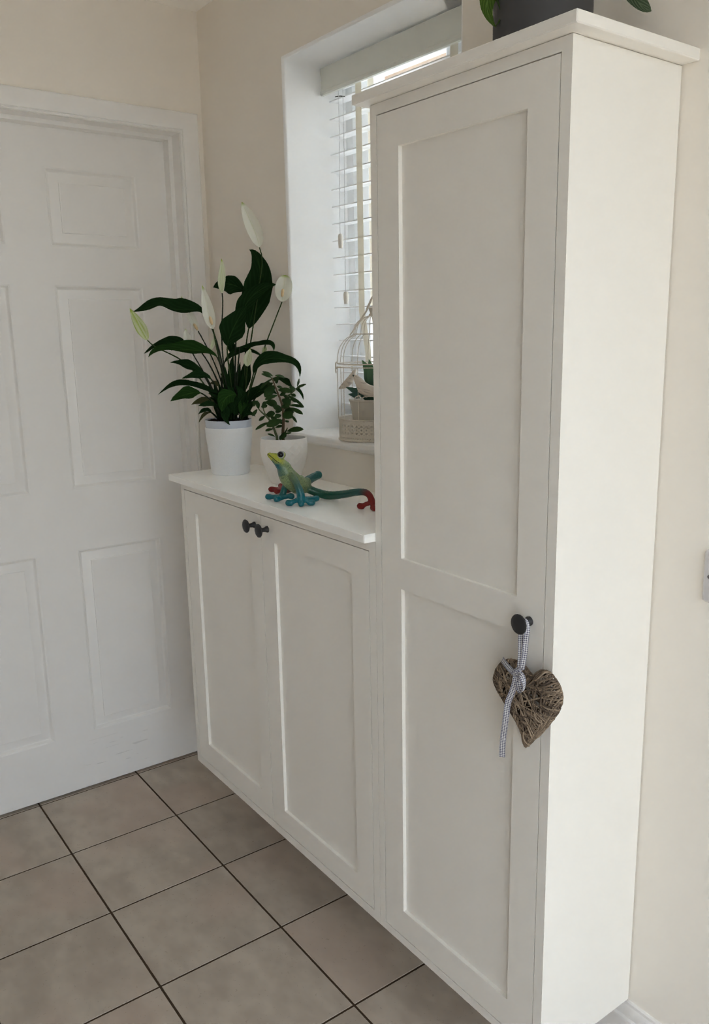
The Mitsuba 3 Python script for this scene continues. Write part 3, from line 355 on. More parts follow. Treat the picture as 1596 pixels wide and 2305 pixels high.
RIBBON = {"loopA":[[1.5773,-0.268,0.9308],[1.5855,-0.275,0.915],[1.5995,-0.292,0.9056]],"loopB":[[1.5799,-0.262,0.9301],[1.5896,-0.275,0.9163],[1.6016,-0.292,0.9063]],"knot":[1.5988,-0.297,0.9035],"tail":[[1.5978,-0.299,0.9005],[1.598,-0.301,0.89],[1.5884,-0.299,0.8661],[1.5816,-0.298,0.8512],[1.577,-0.297,0.8288],[1.5685,-0.292,0.7992],[1.5605,-0.287,0.7691],[1.5571,-0.284,0.7412]],"left":[[1.5967,-0.299,0.9025],[1.5812,-0.297,0.9065],[1.5563,-0.288,0.9115]],"bow":[[1.6017,-0.299,0.9042],[1.6146,-0.303,0.9049],[1.62,-0.304,0.8905],[1.6134,-0.303,0.88],[1.6038,-0.299,0.8867],[1.6009,-0.299,0.8984]],"up":[[1.5968,-0.296,0.9034],[1.5878,-0.29,0.9076]]}

# ---------------------------------------------------------------- venetian blind
SLAT = mat('slat', pr((0.86, 0.87, 0.87), 0.35, 0.4))
TAPE = mat('tape', {'type': 'principledthin', 'base_color': {'type': 'rgb', 'value': [0.84, 0.81, 0.73]}, 'roughness': 0.8, 'diff_trans': 1.0})
BEIGE = mat('tassel', pr((0.74, 0.70, 0.63), 0.5, 0.4))
VAL = mat('valance', pr((0.70, 0.715, 0.66), 0.45, 0.4))
CORD = mat('cord', pr((0.66, 0.66, 0.65), 0.8, 0.2))
blind = thing('venetian_blind', 'white venetian blind with cream ladder tapes hanging in the window reveal', 'blind')
vp = [(0.1075, 2.0818), (0.1085, 2.0835), (0.1165, 2.0835), (0.1165, 2.018), (0.1085, 2.018), (0.1060, 2.0215), (0.1060, 2.0265), (0.1085, 2.0300), (0.1100, 2.045), (0.1100, 2.060), (0.1075, 2.072)]
scene[blind + '__valance'] = mikit.ply(extrude(Polygon(vp), 'x', 0.4745, 1.1250), VAL, smooth=30)
note(blind + '__valance', 'grey white moulded valance along the top')
scene[blind + '__head_rail'] = mikit.ply(box(0.478, 1.1215, 0.122, 0.172, 2.040, 2.080, 0.001), SLAT)
NS = 19
for k in range(NS):
    z = 2.007 - 0.04353 * k
    yb = 0.1325 + (0.0190 * min(1, max(0, (1.47 - z) / 0.10)))
    xl = 0.4765 + 0.0035 * k / NS
    prof = [(yb, z - 0.0013), (yb + 0.0175, z + 0.0002), (yb + 0.035, z - 0.0013), (yb + 0.035, z + 0.0013), (yb + 0.0175, z + 0.0028), (yb, z + 0.0013)]
    add(blind + '__slat', extrude(Polygon(prof), 'x', xl, 1.1190), SLAT)
for k in range(3):
    add(blind + '__slat', box(0.480 + 0.002 * k, 1.119, 0.1520, 0.1870, 1.1830 + 0.0042 * k, 1.1858 + 0.0042 * k, 0.0006), SLAT)
scene[blind + '__bottom_rail'] = mikit.ply(box(0.480, 1.119, 0.1515, 0.1875, 1.1640, 1.1825, 0.003), SLAT)
for cx in (0.6093, 0.9650):
    for d, ww in ((-0.0016, 0.0125), (0.0366, 0.0125)):
        pts = []
        for k in range(41):
            z = 2.040 - k * (2.040 - 1.166) / 40
            pts.append((0.1325 + 0.0190 * min(1, max(0, (1.47 - z) / 0.10)) + d, z))
        v, f = [], []
        for i, (y, z) in enumerate(pts):
            v += [(cx - ww, y - 0.0003, z), (cx + ww, y - 0.0003, z), (cx + ww, y + 0.0003, z), (cx - ww, y + 0.0003, z)]
            if i:
                a = 4 * (i - 1)
                for j in range(4): f += [[a + j, a + (j + 1) % 4, a + 4 + (j + 1) % 4], [a + j, a + 4 + (j + 1) % 4, a + 4 + j]]
        t = add(blind + '__ladder_tape', trimesh.Trimesh(v, f, process=False), TAPE)
        if d < 0: note(t, 'flat cream ladder tape')
for x0, zt0, zb0 in ((0.5290, 1.6735, 1.6370), (0.5492, 1.5250, 1.4930)):
    c = add(blind + '__pull_cord', tube(np.array([(x0 + 0.006 * math.sin(k * .4) * .3, 0.126 - 0.0002 * k, 2.03 - (2.03 - zt0) * k / 12) for k in range(13)]), 0.0009, 6), CORD, smooth=True)
    h = zt0 - zb0
    pf = [(0, 1.0), (0.0042, 1.0), (0.0052, 0.97), (0.0070, 0.80), (0.0072, 0.62), (0.0066, 0.35), (0.0058, 0.04), (0.0052, 0), (0, 0)]
    add(blind + '__pull_cord__tassel' if c.endswith('cord') else c + '__tassel', lathe([(r, zb0 + t * h) for r, t in pf][::-1], 24, (x0, 0.1235, 0)), BEIGE, smooth=35)
add(blind + '__cord_lock', tube([(0.512, 0.128, 2.0120), (0.528, 0.129, 2.0105), (0.548, 0.132, 2.0060)], 0.0012, 6), BLACK, smooth=True)

# ---------------------------------------------------------------- beyond the window
thing('ground', 'pale paving outside the house', kind='structure')
scene['ground'] = mikit.ply(box(-30, 30, -30, 40, -0.30, -0.16, 0), mat('paving', pr((0.36, 0.35, 0.33), 0.9, 0.1)))
thing('path', 'pale gravel path outside the window', kind='structure')
scene['path'] = mikit.ply(box(-9.0, 6.0, 0.36, 5.9, -0.16, -0.12, 0), mat('gravel', pr((0.74, 0.75, 0.75), 0.95, 0.1)))
STONE = mat('render_coat', pr(mikit.proc(lambda p, n, uv: mikit.mix(mi.Color3f(0.115, 0.082, 0.062), mi.Color3f(0.20, 0.162, 0.128), mikit.fbm(p.x * 4, p.y, p.z * 6, 3))), 0.9, 0.1))
nb = thing('neighbour_house', 'sunlit pinkish gable wall of the house seen above the blind', 'house')
scene[nb + '__wall'] = mikit.ply(box(-6.95, -1.5, 6.0, 6.3, -0.16, 6.0, 0), STONE)
scene[nb + '__roof'] = mikit.ply(hexa([(-7.2, 5.7, 6.0), (-1.3, 5.7, 6.0), (-7.2, 12.0, 6.0), (-1.3, 12.0, 6.0), (-7.2, 9.0, 8.3), (-1.3, 9.0, 8.3)]), mat('roof_tile', pr((0.30, 0.16, 0.11), 0.9, 0.1)))

# ---------------------------------------------------------------- leaves
def leaf_mesh(mid, hw, N, prof='lance', fold=0.25, n=26, m=9, wave=0.0, seed=0, thick=0.0):
    """a blade along the midrib: base to tip; N roughly normal to it"""
    P = spline(mid, n)
    t = np.gradient(P, axis=0); t /= np.linalg.norm(t, axis=1, keepdims=True)
    N = np.asarray(N, float)
    w = np.cross(N, t); w /= np.linalg.norm(w, axis=1, keepdims=True)
    nn = np.cross(t, w)
    u = np.linspace(0, 1, n)
    if prof == 'lance': f = np.minimum(1, (u / 0.33 + 0.03)) ** 0.70 * np.clip((1 - u) / 0.52, 0, 1) ** 0.85; f = f / f.max(); f = np.maximum(f, 0.012)
    elif prof == 'spathe': f = np.maximum(np.sin(np.pi * np.clip(u, 0, 1) ** 0.72) ** 0.8, 0.01)
    elif prof == 'round': f = np.maximum(np.sqrt(np.clip(1 - (2 * u - 1) ** 2, 0, 1)), 0.06)
    elif prof == 'jade': f = np.maximum(np.sin(np.pi * np.clip(u * 0.96 + 0.04, 0, 1) ** 1.25) ** 0.62, 0.05)
    s = np.linspace(-1, 1, m)
    rr = np.random.default_rng(seed)
    ph = rr.random(2) * 6
    W = hw * f
    off = (np.abs(s)[None, :] ** 1.5 * fold + wave * np.sin(u[:, None] * 11 + ph[0] + s[None, :] * 1.7) * np.abs(s)[None, :]) * W[:, None]
    ca = math.sqrt(max(0.2, 1 - min(fold, 0.9) ** 2 * 0.5))
    v = P[:, None] + w[:, None] * (s[None, :, None] * W[:, None, None] * ca) + nn[:, None] * off[..., None]
    uv = np.stack(np.broadcast_arrays(u[:, None], s[None, :]), -1).reshape(-1, 2)
    i, j = np.meshgrid(np.arange(n - 1), np.arange(m - 1), indexing='ij')
    a = i * m + j
    q = np.stack([a, a + 1, a + m + 1, a + m], -1).reshape(-1, 4)
    F = np.vstack([q[:, [0, 1, 2]], q[:, [0, 2, 3]]])
    if thick > 0:                                  # a fleshy leaf: two skins joined at the edge
        bulge = thick * np.sqrt(np.clip(1 - s ** 2, 0, 1))[None, :] * np.sqrt(np.clip(1 - (2 * u - 1) ** 2, 0.02, 1))[:, None]
        va, vb = v + nn[:, None] * bulge[..., None], v - nn[:, None] * bulge[..., None]
        V = np.vstack([va.reshape(-1, 3), vb.reshape(-1, 3)])
        return trimesh.Trimesh(V, np.vstack([F, F[:, ::-1] + n * m]), process=False), np.vstack([uv, uv])
    return trimesh.Trimesh(v.reshape(-1, 3), F, process=False), uv
def thin(fn, rough=0.35, trans=0.5, spec=0.5):
    return {'type': 'principledthin', 'base_color': mikit.proc(fn), 'roughness': rough, 'diff_trans': trans, 'spec_trans': 0.0, 'eta': 1.35 if spec < 0.5 else 1.45}
def leaf_col(a, b, c, freq=11.0):
    def fn(p, n, uv):
        s = dr.abs(uv.y)
        vein = 0.5 + 0.5 * dr.sin((uv.x * freq - s * 5.0) * 6.2832 * 0.55)
        col = mikit.mix(mi.Color3f(*a), mi.Color3f(*b), mikit.smoothstep(0.3, 1.0, vein) * 0.7 + 0.3 * mikit.noise(p.x * 60, p.y * 60, p.z * 60))
        return mikit.mix(col, mi.Color3f(*c), mikit.smoothstep(0.07, 0.02, s) * 0.8)
    return fn
LEAFA = mat('lily_leaf_dark', thin(leaf_col((0.008, 0.022, 0.007), (0.011, 0.032, 0.010), (0.022, 0.052, 0.014)), 0.40, 0.2))
LEAFB = mat('lily_leaf_mid', thin(leaf_col((0.012, 0.036, 0.008), (0.018, 0.050, 0.011), (0.035, 0.075, 0.016)), 0.38, 0.25))
LEAFC = mat('lily_leaf_olive', thin(leaf_col((0.040, 0.044, 0.018), (0.060, 0.060, 0.026), (0.05, 0.055, 0.02)), 0.5, 0.3))
STEM = mat('lily_stem', pr((0.022, 0.044, 0.010), 0.6, 0.15))
STEMD = mat('lily_stem_dark', pr((0.010, 0.017, 0.007), 0.6, 0.15))
def spathe_col(tint):
    g, w = (0.34, 0.44, 0.07), (0.80, 0.80, 0.72)
    def fn(p, n, uv):
        s = dr.abs(uv.y)
        streak = mikit.noise(uv.y * 7.0 + 9.0, uv.x * 2.5, tint * 50)
        k = tint * (0.55 + 0.8 * streak) + mikit.smoothstep(0.86, 1.0, uv.x) * 0.9 + mikit.smoothstep(0.08, 0.03, s) * 0.3 * (0.5 + tint)
        return mikit.mix(mi.Color3f(*w), mi.Color3f(*g), dr.clip(k, 0, 1))
    return fn
SPATHES = [mat(f'spathe_{k}', thin(spathe_col(t), 0.5, 0.7)) for k, t in enumerate((0.06, 0.42, 0.72))]
SPADIX = mat('spadix', pr((0.56, 0.42, 0.24), 0.7, 0.2))
SOIL = mat('soil', pr((0.018, 0.013, 0.010), 0.95, 0.1))
POT = mat('pot_white', pr((0.73, 0.74, 0.74), 0.35, 0.5))
POTC = mat('pot_cream', pr((0.76, 0.735, 0.69), 0.35, 0.5))
POTG = mat('pot_inner', pr((0.52, 0.56, 0.62), 0.45, 0.4))
def soil_disc(c, r, z, seed):
    g = np.random.default_rng(seed)
    rr, aa = np.linspace(0, 1, 9), np.arange(40) * 2 * np.pi / 40
    v = [(c[0], c[1], z)]
    for q in rr[1:]:
        for a in aa: v.append((c[0] + r * q * math.cos(a), c[1] + r * q * math.sin(a), z + 0.004 * g.standard_normal() * (q < 0.99) - 0.002))
    f = [[0, 1 + j, 1 + (j + 1) % 40] for j in range(40)]
    for i in range(7):
        for j in range(40):
            a, b = 1 + i * 40 + j, 1 + i * 40 + (j + 1) % 40
            f += [[a, a + 40, b + 40], [a, b + 40, b]]
    return trimesh.Trimesh(v, f, process=False)
def relief_pot(prof, c, z0, n, fn, m):
    """a lathed pot wall whose outside carries a fine raised pattern"""
    P = np.asarray(prof, float)
    d = np.concatenate([[0], np.cumsum(np.linalg.norm(np.diff(P, axis=0), axis=1))])
    t = np.unique(np.concatenate([np.linspace(0, d[-1], m), d]))
    r, z, o = (np.interp(t, d, P[:, k]) for k in range(3))
    a = np.arange(n) * 2 * np.pi / n
    R_ = r[:, None] + o[:, None] * fn(a[None, :], z[:, None])
    v = np.stack([c[0] + R_ * np.cos(a), c[1] + R_ * np.sin(a), np.repeat(z[:, None] + z0, n, 1)], -1).reshape(-1, 3)
    i, j = np.meshgrid(np.arange(len(t) - 1), np.arange(n), indexing='ij')
    q = np.stack([i * n + j, i * n + (j + 1) % n, (i + 1) * n + (j + 1) % n, (i + 1) * n + j], -1).reshape(-1, 4)
    return trimesh.Trimesh(v, np.vstack([q[:, [0, 1, 2]], q[:, [0, 2, 3]]]), process=False)

# ---------------------------------------------------------------- peace lily in a white pot
LC = (0.3425, -0.1344)
lily = thing('potted_peace_lily', 'tall dark leaved peace lily with white flowers in a white textured pot', 'potted plant')
def diamonds(k, h):
    def fn(a, z):
        p, q = a * k / (2 * np.pi) + z / h, a * k / (2 * np.pi) - z / h
        d = np.minimum(np.abs(p - np.round(p)), np.abs(q - np.round(q)))
        return np.clip(d * 3.2, 0, 1)
    return fn
def ridges(k, h):
    def fn(a, z):
        p, q = a * k / (2 * np.pi) + z / h, a * k / (2 * np.pi) - z / h
        f = lambda x: np.clip(1.0 - np.abs(x - np.round(x)) * 6.5, 0, 1)
        p4 = a * k * 2 / (2 * np.pi) + z * 2 / h
        alt = (np.floor(p) + np.floor(q)) % 2
        return np.maximum(np.maximum(f(p), f(q)), 0.8 * f(p4) * alt)
    return fn
# radius, height, weight of the relief
scene[lily + '__pot'] = mikit.ply(relief_pot([(0.0, 0.0, 0), (0.0495, 0.0, 0), (0.0514, 0.0022, 0), (0.0518, 0.006, .0011), (0.0598, 0.085, .0011), (0.0639, 0.118, .0009), (0.0646, 0.1275, 0), (0.0642, 0.1295, 0), (0.0622, 0.1295, 0), (0.0615, 0.125, 0), (0.0560, 0.060, 0), (0.045, 0.006, 0), (0.0, 0.006, 0)], LC, ZW + 0.0003, 396, diamonds(42, 0.0072), 170), POT, smooth=35)
scene[lily + '__inner_pot'] = mikit.ply(lathe([(0.0560, 0.075), (0.0608, 0.126), (0.0612, 0.1275), (0.0620, 0.134), (0.0630, 0.146), (0.0636, 0.1490), (0.0633, 0.1500), (0.0612, 0.1500), (0.0604, 0.146), (0.058, 0.120)], 64, (*LC, ZW)), POTG, smooth=35)
note(lily + '__inner_pot', 'plain grey white plastic inner pot rim')
scene[lily + '__soil'] = mikit.ply(soil_disc(LC, 0.0600, ZW + 0.147, 3), SOIL, smooth=True)
for k, (mid, hw, N) in enumerate(LILY_LEAVES):
    m, uv = leaf_mesh(mid, min(hw, 0.045), N, 'lance', 0.28, 26, 9, 0.11, k)
    mt = LEAFC if k in (10, 13, 25) else (LEAFB if k in (4, 9, 14, 16) else LEAFA)
    add(lily + '__leaf', m, mt, True, uv=uv)
for k, pts in LILY_PETIOLES:
    p = spline(pts, 14)
    p[0, 2] = max(p[0, 2], ZW + 0.143)
    add(lily + '__leaf_stalk', tube(p, np.linspace(0.0026, 0.0017, 14), 7), STEM if k in (0, 2, 18) else STEMD, True)
for k, (mid, hw, N, tint, sp, st) in enumerate(LILY_FLOWERS):
    fl = key_of(lily + '__flower')
    m, uv = leaf_mesh(mid, hw, N, 'round' if k == 7 else 'spathe', 0.38, 24, 9, 0.02, 50 + k)
    scene[fl] = mikit.ply(m, SPATHES[0 if tint < 0.2 else 1 if tint < 0.6 else 2], True, uv=uv)
    if sp: scene[fl + '__spadix'] = mikit.ply(tube(spline(sp, 9), np.array([2.2, 3.4, 3.9, 4.0, 4.0, 3.9, 3.6, 2.8, 1.2]) * 1e-3, 10), SPADIX, True)
    if st: scene[fl + '__flower_stalk'] = mikit.ply(tube(spline(st, 18), np.linspace(0.0021, 0.0015, 18), 7), STEM if k in (0, 2, 5, 6, 7) else STEMD, True)
g = np.random.default_rng(21)
for k in range(16):                                 # crown of short sheaths at the soil
    a, r0 = g.random() * 6.283, 0.008 + 0.024 * g.random()
    b = np.array([LC[0] + r0 * math.cos(a), LC[1] + r0 * math.sin(a), ZW + 0.145])
    hgt = 0.05 + 0.09 * g.random()
    tip = b + [0.03 * math.cos(a) * g.random(), 0.03 * math.sin(a) * g.random(), hgt]
    m, uv = leaf_mesh([b, (b + tip) / 2 + [0.004, 0, 0], tip], 0.006 + 0.006 * g.random(), (math.cos(a + 1), math.sin(a + 1), 0.2), 'lance', 0.5, 14, 5, 0.05, 90 + k)
    add(lily + '__leaf', m, LEAFA, True, uv=uv)

# ---------------------------------------------------------------- jade plant in a cream pot
JC = (0.5691, -0.0947)
jade = thing('potted_jade_plant', 'small jade plant with rounded fleshy leaves in a cream pot under the window', 'potted plant')
scene[jade + '__pot'] = mikit.ply(relief_pot([(0.0, 0.0, 0), (0.0325, 0.0, 0), (0.0348, 0.0018, 0), (0.0370, 0.006, 0), (0.0470, 0.030, .0004), (0.0557, 0.057, .0006), (0.0603, 0.083, .0007), (0.0601, 0.100, .0007), (0.0588, 0.113, .0003), (0.0584, 0.1165, 0), (0.0576, 0.1172, 0), (0.0560, 0.1165, 0), (0.0558, 0.112, 0), (0.0570, 0.085, 0), (0.050, 0.050, 0), (0.034, 0.008, 0), (0.0, 0.008, 0)], JC, ZW + 0.0003, 440, ridges(17, 0.0185), 190), POTC, smooth=35)
scene[jade + '__soil'] = mikit.ply(soil_disc(JC, 0.0560, ZW + 0.098, 5), SOIL, smooth=True)
def jade_col(p, n, uv):
    k = mikit.noise(p.x * 35, p.y * 35, p.z * 35)
    return mikit.mix(mikit.mix(mi.Color3f(0.010, 0.030, 0.007), mi.Color3f(0.024, 0.052, 0.013), k), mi.Color3f(0.06, 0.045, 0.02), mikit.smoothstep(0.90, 1.0, dr.abs(uv.y)) * 0.4)
JADE = mat('jade_leaf', pr(mikit.proc(jade_col), 0.5, 0.08))
JADET = mat('jade_stem', pr((0.085, 0.060, 0.032), 0.8, 0.2))
JADEG = mat('jade_stem_green', pr((0.055, 0.075, 0.028), 0.6, 0.3))
for k, (mid, hw, N) in enumerate(JADE_LEAVES):
    m, uv = leaf_mesh(mid, min(hw * 1.35, 0.016), N, 'jade', 0.12, 14, 7, 0.0, k, thick=0.0016)
    add(jade + '__leaf', m, JADE, True, uv=uv)
for k, (pts, r0, r1) in enumerate(JADE_STEMS):
    p = spline(pts, 16)
    if k < 2: p[0, 2] = ZW + 0.095
    add(jade + '__stem', tube(p, np.linspace(r0, r1, 16), 8), JADET if k == 0 else JADEG, True)

# ---------------------------------------------------------------- frog ornament
def ball(c, r, n=24): return m3.Manifold.sphere(r, n).translate(list(map(float, c)))
def bone(a, b, ra, rb, g=1.0): return m3.Manifold.batch_hull([ball(a, ra), ball(b, rb)])
def smooth_body(parts, edge, it=10):
    b = m3.Manifold.batch_boolean(parts, m3.OpType.Add)
    m = tm(b.refine_to_length(edge))
    m.merge_vertices()
    trimesh.smoothing.filter_taubin(m, 0.5, 0.53, it)
    return m
Fq = {k: np.array(v) for k, v in FROG.items()}
GREEN, TEAL, BLUE, RED, YEL, PALE = (np.array(x) for x in ((0.006, 0.066, 0.040), (0.003, 0.082, 0.078), (0.002, 0.112, 0.140), (0.185, 0.010, 0.008), (0.33, 0.34, 0.035), (0.20, 0.26, 0.12)))
segs = []      # a, b, ra, rb, colour a, colour b
def sg(a, b, ra, rb, ca, cb): segs.append((np.asarray(a, float), np.asarray(b, float), ra, rb, ca, cb))
class Clay:
    """a distance field on a grid: limbs are added with a soft join, then the skin is drawn round it (surface nets)"""
    def __init__(self, lo, hi, h):
        self.lo, self.h = np.array(lo), h
        self.n = np.ceil((np.array(hi) - self.lo) / h).astype(int) + 1
        self.d = np.full(self.n, 0.02)
    def add(self, cones, k):
        f, box_ = np.full(self.n, 0.02), None
        for a, b, ra, rb in cones:
            m = max(ra, rb) + 0.012
            i0 = np.maximum(((np.minimum(a, b) - m - self.lo) / self.h).astype(int), 0); i1 = np.minimum(((np.maximum(a, b) + m - self.lo) / self.h).astype(int) + 2, self.n)
            ax = [self.lo[q] + self.h * np.arange(i0[q], i1[q]) for q in range(3)]
            p = np.stack(np.meshgrid(*ax, indexing='ij'), -1)
            ab = b - a; t = np.clip(((p - a) @ ab) / max(ab @ ab, 1e-12), 0, 1)
            d = np.linalg.norm(p - a - t[..., None] * ab, axis=-1) - (ra + (rb - ra) * t)
            sl = tuple(slice(u, v) for u, v in zip(i0, i1))
            f[sl] = np.minimum(f[sl], d)
        h = np.clip(0.5 + 0.5 * (self.d - f) / k, 0, 1)
        self.d = self.d * (1 - h) + f * h - k * h * (1 - h)
    def skin(self):
        d = self.d; s = d < 0
        c = [d[i:d.shape[0] - 1 + i, j:d.shape[1] - 1 + j, k:d.shape[2] - 1 + k] for i in (0, 1) for j in (0, 1) for k in (0, 1)]
        inside = sum((x < 0).astype(int) for x in c)
        cell = np.argwhere((inside > 0) & (inside < 8))
        idx = -np.ones(np.array(d.shape) - 1, int); idx[tuple(cell.T)] = np.arange(len(cell))
        off = np.array([(i, j, k) for i in (0, 1) for j in (0, 1) for k in (0, 1)])
        val = np.stack([x[tuple(cell.T)] for x in c], 1)
        acc, cnt = np.zeros((len(cell), 3)), np.zeros(len(cell))
        for u in range(8):
            for v in range(u + 1, 8):
                if np.abs(off[u] - off[v]).sum() != 1: continue
                cr = (val[:, u] < 0) != (val[:, v] < 0)
                t = val[:, u] / np.where(cr, val[:, u] - val[:, v], 1)
                acc += np.where(cr[:, None], off[u] + t[:, None] * (off[v] - off[u]), 0); cnt += cr
        V = self.lo + self.h * (cell + acc / cnt[:, None])
        F = []
        for x in range(3):
            y, z = (x + 1) % 3, (x + 2) % 3
            a0 = [slice(None)] * 3; a1 = [slice(None)] * 3; a0[x] = slice(0, -1); a1[x] = slice(1, None)
            e = np.argwhere(s[tuple(a0)] != s[tuple(a1)])
            e = e[(e[:, y] > 0) & (e[:, z] > 0) & (e[:, y] < d.shape[y] - 1) & (e[:, z] < d.shape[z] - 1)]
            flip = s[tuple(e.T)]
            uy, uz = np.eye(3, dtype=int)[y], np.eye(3, dtype=int)[z]
            q = np.stack([idx[tuple((e - o).T)] for o in (0 * uy, uy, uy + uz, uz)], 1)
            q = np.where(flip[:, None], q, q[:, ::-1])
            F.append(np.vstack([q[:, [0, 1, 2]], q[:, [0, 2, 3]]]))
        return trimesh.Trimesh(V, np.vstack(F), process=False)
clay = Clay((0.62, -0.285, ZW - 0.006), (1.045, -0.075, ZW + 0.150), 0.00165)
fw = Fq['snout'] - Fq['jaw']; fw /= np.linalg.norm(fw)
side = Fq['browL'] - Fq['browR']; side /= np.linalg.norm(side)
hd, jw = Fq['head'], Fq['jaw']
# head: a flat wedge from a rounded snout to wide cheeks
sn, nk, bl, br = Fq['snout'] - fw * 0.0005, Fq['neck'], Fq['browL'] * 0.7 + hd * 0.3, Fq['browR'] * 0.7 + hd * 0.3
hc_ = [(sn + side * o, jw + side * o * 2.9, 0.0056, 0.0100) for o in (-.0042, -.002, 0, .002, .0042)] + [(sn + side * o, bl if o > 0 else br, 0.0050, 0.0082) for o in (-.0035, .0035)] + [(sn, hd, .0055, .0125), (bl, br, .0080, .0080), (jw + side * .011, nk, .0098, .0140), (jw - side * .011, nk, .0098, .0140), (hd, nk, .0115, .0142)]
clay.add(hc_, 0.003)
sg(Fq['snout'], jw, .012, .014, YEL, YEL); sg(hd, Fq['neck'], .012, .012, YEL, PALE)
def limb(names, radii, cols):
    """a limb as one smooth chain through its joints"""
    P = np.array([Fq[n] for n in names]); k = 7 * (len(names) - 1) + 1
    sp_ = np.concatenate([[0], np.cumsum(np.linalg.norm(np.diff(P, axis=0), axis=1) ** 0.6)]); sp_ /= sp_[-1]
    t = np.linspace(0, 1, k)
    lin = np.stack([np.interp(t, sp_, P[:, i]) for i in range(3)], 1)
    C_ = 0.72 * spline(P, k) + 0.28 * lin
    C_[:, 2] = np.maximum(C_[:, 2], ZW + 0.0045)
    rr = np.interp(t, sp_, radii) * 1.16; cc = np.stack([np.interp(t, sp_, np.array(cols)[:, i]) for i in range(3)], 1)
    for i in range(k - 1): sg(C_[i], C_[i + 1], rr[i], rr[i + 1], cc[i], cc[i + 1])
    clay.add([(C_[i], C_[i + 1], rr[i], rr[i + 1]) for i in range(k - 1)], 0.004)
limb(('neck', 'chest', 'mid', 'hip', 'rump'), (.0140, .0180, .0188, .0145, .0090), (PALE, PALE, PALE, GREEN * .5 + PALE * .5, PALE))
limb(('chest', 'sh', 'el', 'wr', 'ha'), (.0110, .0080, .0066, .0080, .0078), (PALE, PALE * .7, TEAL * .6 + PALE * .2, BLUE, BLUE))
limb(('chest', 'fsh', 'fel', 'fwr', 'fha'), (.0110, .0074, .0062, .0066, .0064), (PALE, TEAL, TEAL, TEAL, BLUE))
limb(('hip', 'hipn', 'knn', 'ann', 'an2', 'ftn'), (.0120, .0082, .0086, .0066, .0062, .0058), (GREEN, GREEN, GREEN * 1.1, TEAL * .8, RED * .8, RED))
limb(('hip', 'hipf', 'knf'), (.0115, .0094, .0080), (GREEN, TEAL, TEAL))
limb(('knf', 'anf', 'ftf'), (.0076, .0058, .0058), (TEAL, TEAL * .7, RED))
for kind, root, rc, (r0, r1) in (('n', 'ha', BLUE, (.0052, .0070)), ('f', 'fha', BLUE, (.0052, .0068)), ('r', 'ftf', RED, (.0052, .0068)), ('h', 'ftn', RED, (.0050, .0068))):
    for tip in FROG_TOES[kind]:
        tip = np.array(tip); tip[2] = max(tip[2], ZW + r1 + 0.0006)
        a = Fq[root] * 1.0
        kn = a * 0.45 + tip * 0.55; kn[2] = max(kn[2], ZW + 0.0075)
        d = tip - a; d[2] = 0; d /= np.linalg.norm(d) + 1e-9
        clay.add([(a, kn, .0058, r0), (kn, tip - d * 0.004, r0, r0 * 1.05), (tip - d * 0.0045, tip + d * 0.001, r1, r1)], 0.0028)
        sg(a, tip, .005, .006, rc, rc)
for c in ('eyeL', 'eyeR'): clay.add([(Fq[c] - side * 0.002 * (1 if c == 'eyeL' else -1), hd * 0.3 + Fq[c] * 0.7 - [0, 0, 0.004], .0070, .0068)], 0.0025)
hump = Fq['rump'] + np.array([0, 0, 0.003]); clay.add([(hump, hump + [0.001, 0, 0], 0.0092, 0.0092)], 0.004); clay.add([(Fq['mid'] * 0.6 + Fq['rump'] * 0.4 + [0, 0, 0.012], Fq['mid'] + [0, 0, 0.012], 0.0080, 0.0080)], 0.004)
fm = clay.skin()
from scipy.sparse import coo_matrix
E_ = np.vstack([fm.faces[:, [0, 1]], fm.faces[:, [1, 2]], fm.faces[:, [2, 0]]]); E_ = np.vstack([E_, E_[:, ::-1]])
A_ = coo_matrix((np.ones(len(E_)), (E_[:, 0], E_[:, 1])), (len(fm.vertices),) * 2).tocsr(); A_.data[:] = 1
v_ = np.array(fm.vertices); dg = np.maximum(np.asarray(A_.sum(1)), 1)
for lam in (0.5, -0.45, 0.5, -0.45): v_ = v_ + lam * (A_ @ v_ / dg - v_)
fm = trimesh.Trimesh(v_, fm.faces, process=False)
V = np.array(fm.vertices)
V[:, 2] = np.maximum(V[:, 2], ZW + 0.0003)
num, den = np.zeros((len(V), 3)), np.zeros(len(V))
for a, b, ra, rb, ca, cb in segs:
    ab = b - a; t = np.clip(((V - a) @ ab) / (ab @ ab), 0, 1)
    d = np.linalg.norm(V - a - t[:, None] * ab, axis=1) - (ra + (rb - ra) * t)
    w = np.exp(-np.maximum(d, -0.004) / 0.0018)
    num += w[:, None] * (ca + (cb - ca) * t[:, None]); den += w
col = num / den[:, None]
nz = np.array(fm.vertex_normals)
body = np.exp(-np.abs((V - Fq['chest']) @ (Fq['hip'] - Fq['chest'])) / 0.01) * 0
axis = (Fq['hip'] - Fq['neck']) / np.linalg.norm(Fq['hip'] - Fq['neck'])
q = V - Fq['neck']; tt = np.clip(q @ axis, -0.03, 0.07); dist = np.linalg.norm(q - tt[:, None] * axis, axis=1)
belly = np.clip(-nz[:, 2] * 1.3 - nz @ axis * 0.4 + 0.15, 0, 1) * (dist < 0.022) * (np.linalg.norm(V - Fq['snout'], axis=1) > 0.016)
sp1 = meshkit.fbm(V * 700, 3, 1); sp2 = meshkit.fbm(V * 900, 2, 4)
isred = np.clip((col[:, 0] - col[:, 1]) * 12, 0, 1)[:, None]; isyel = np.clip((col[:, 0] - 0.20) * 12, 0, 1)[:, None]
col = col * (1 - belly[:, None]) + np.array((0.005, 0.085, 0.105)) * belly[:, None]
dark = 0.75 * np.clip((sp1 - 0.46) * 4, 0, 1)[:, None] * np.clip((col.sum(1, keepdims=True) - 0.2) * 5, 0, 1) * (1 - isyel * 0.55)
col = col * (1 - dark) + np.array((0.018, 0.062, 0.034)) * dark
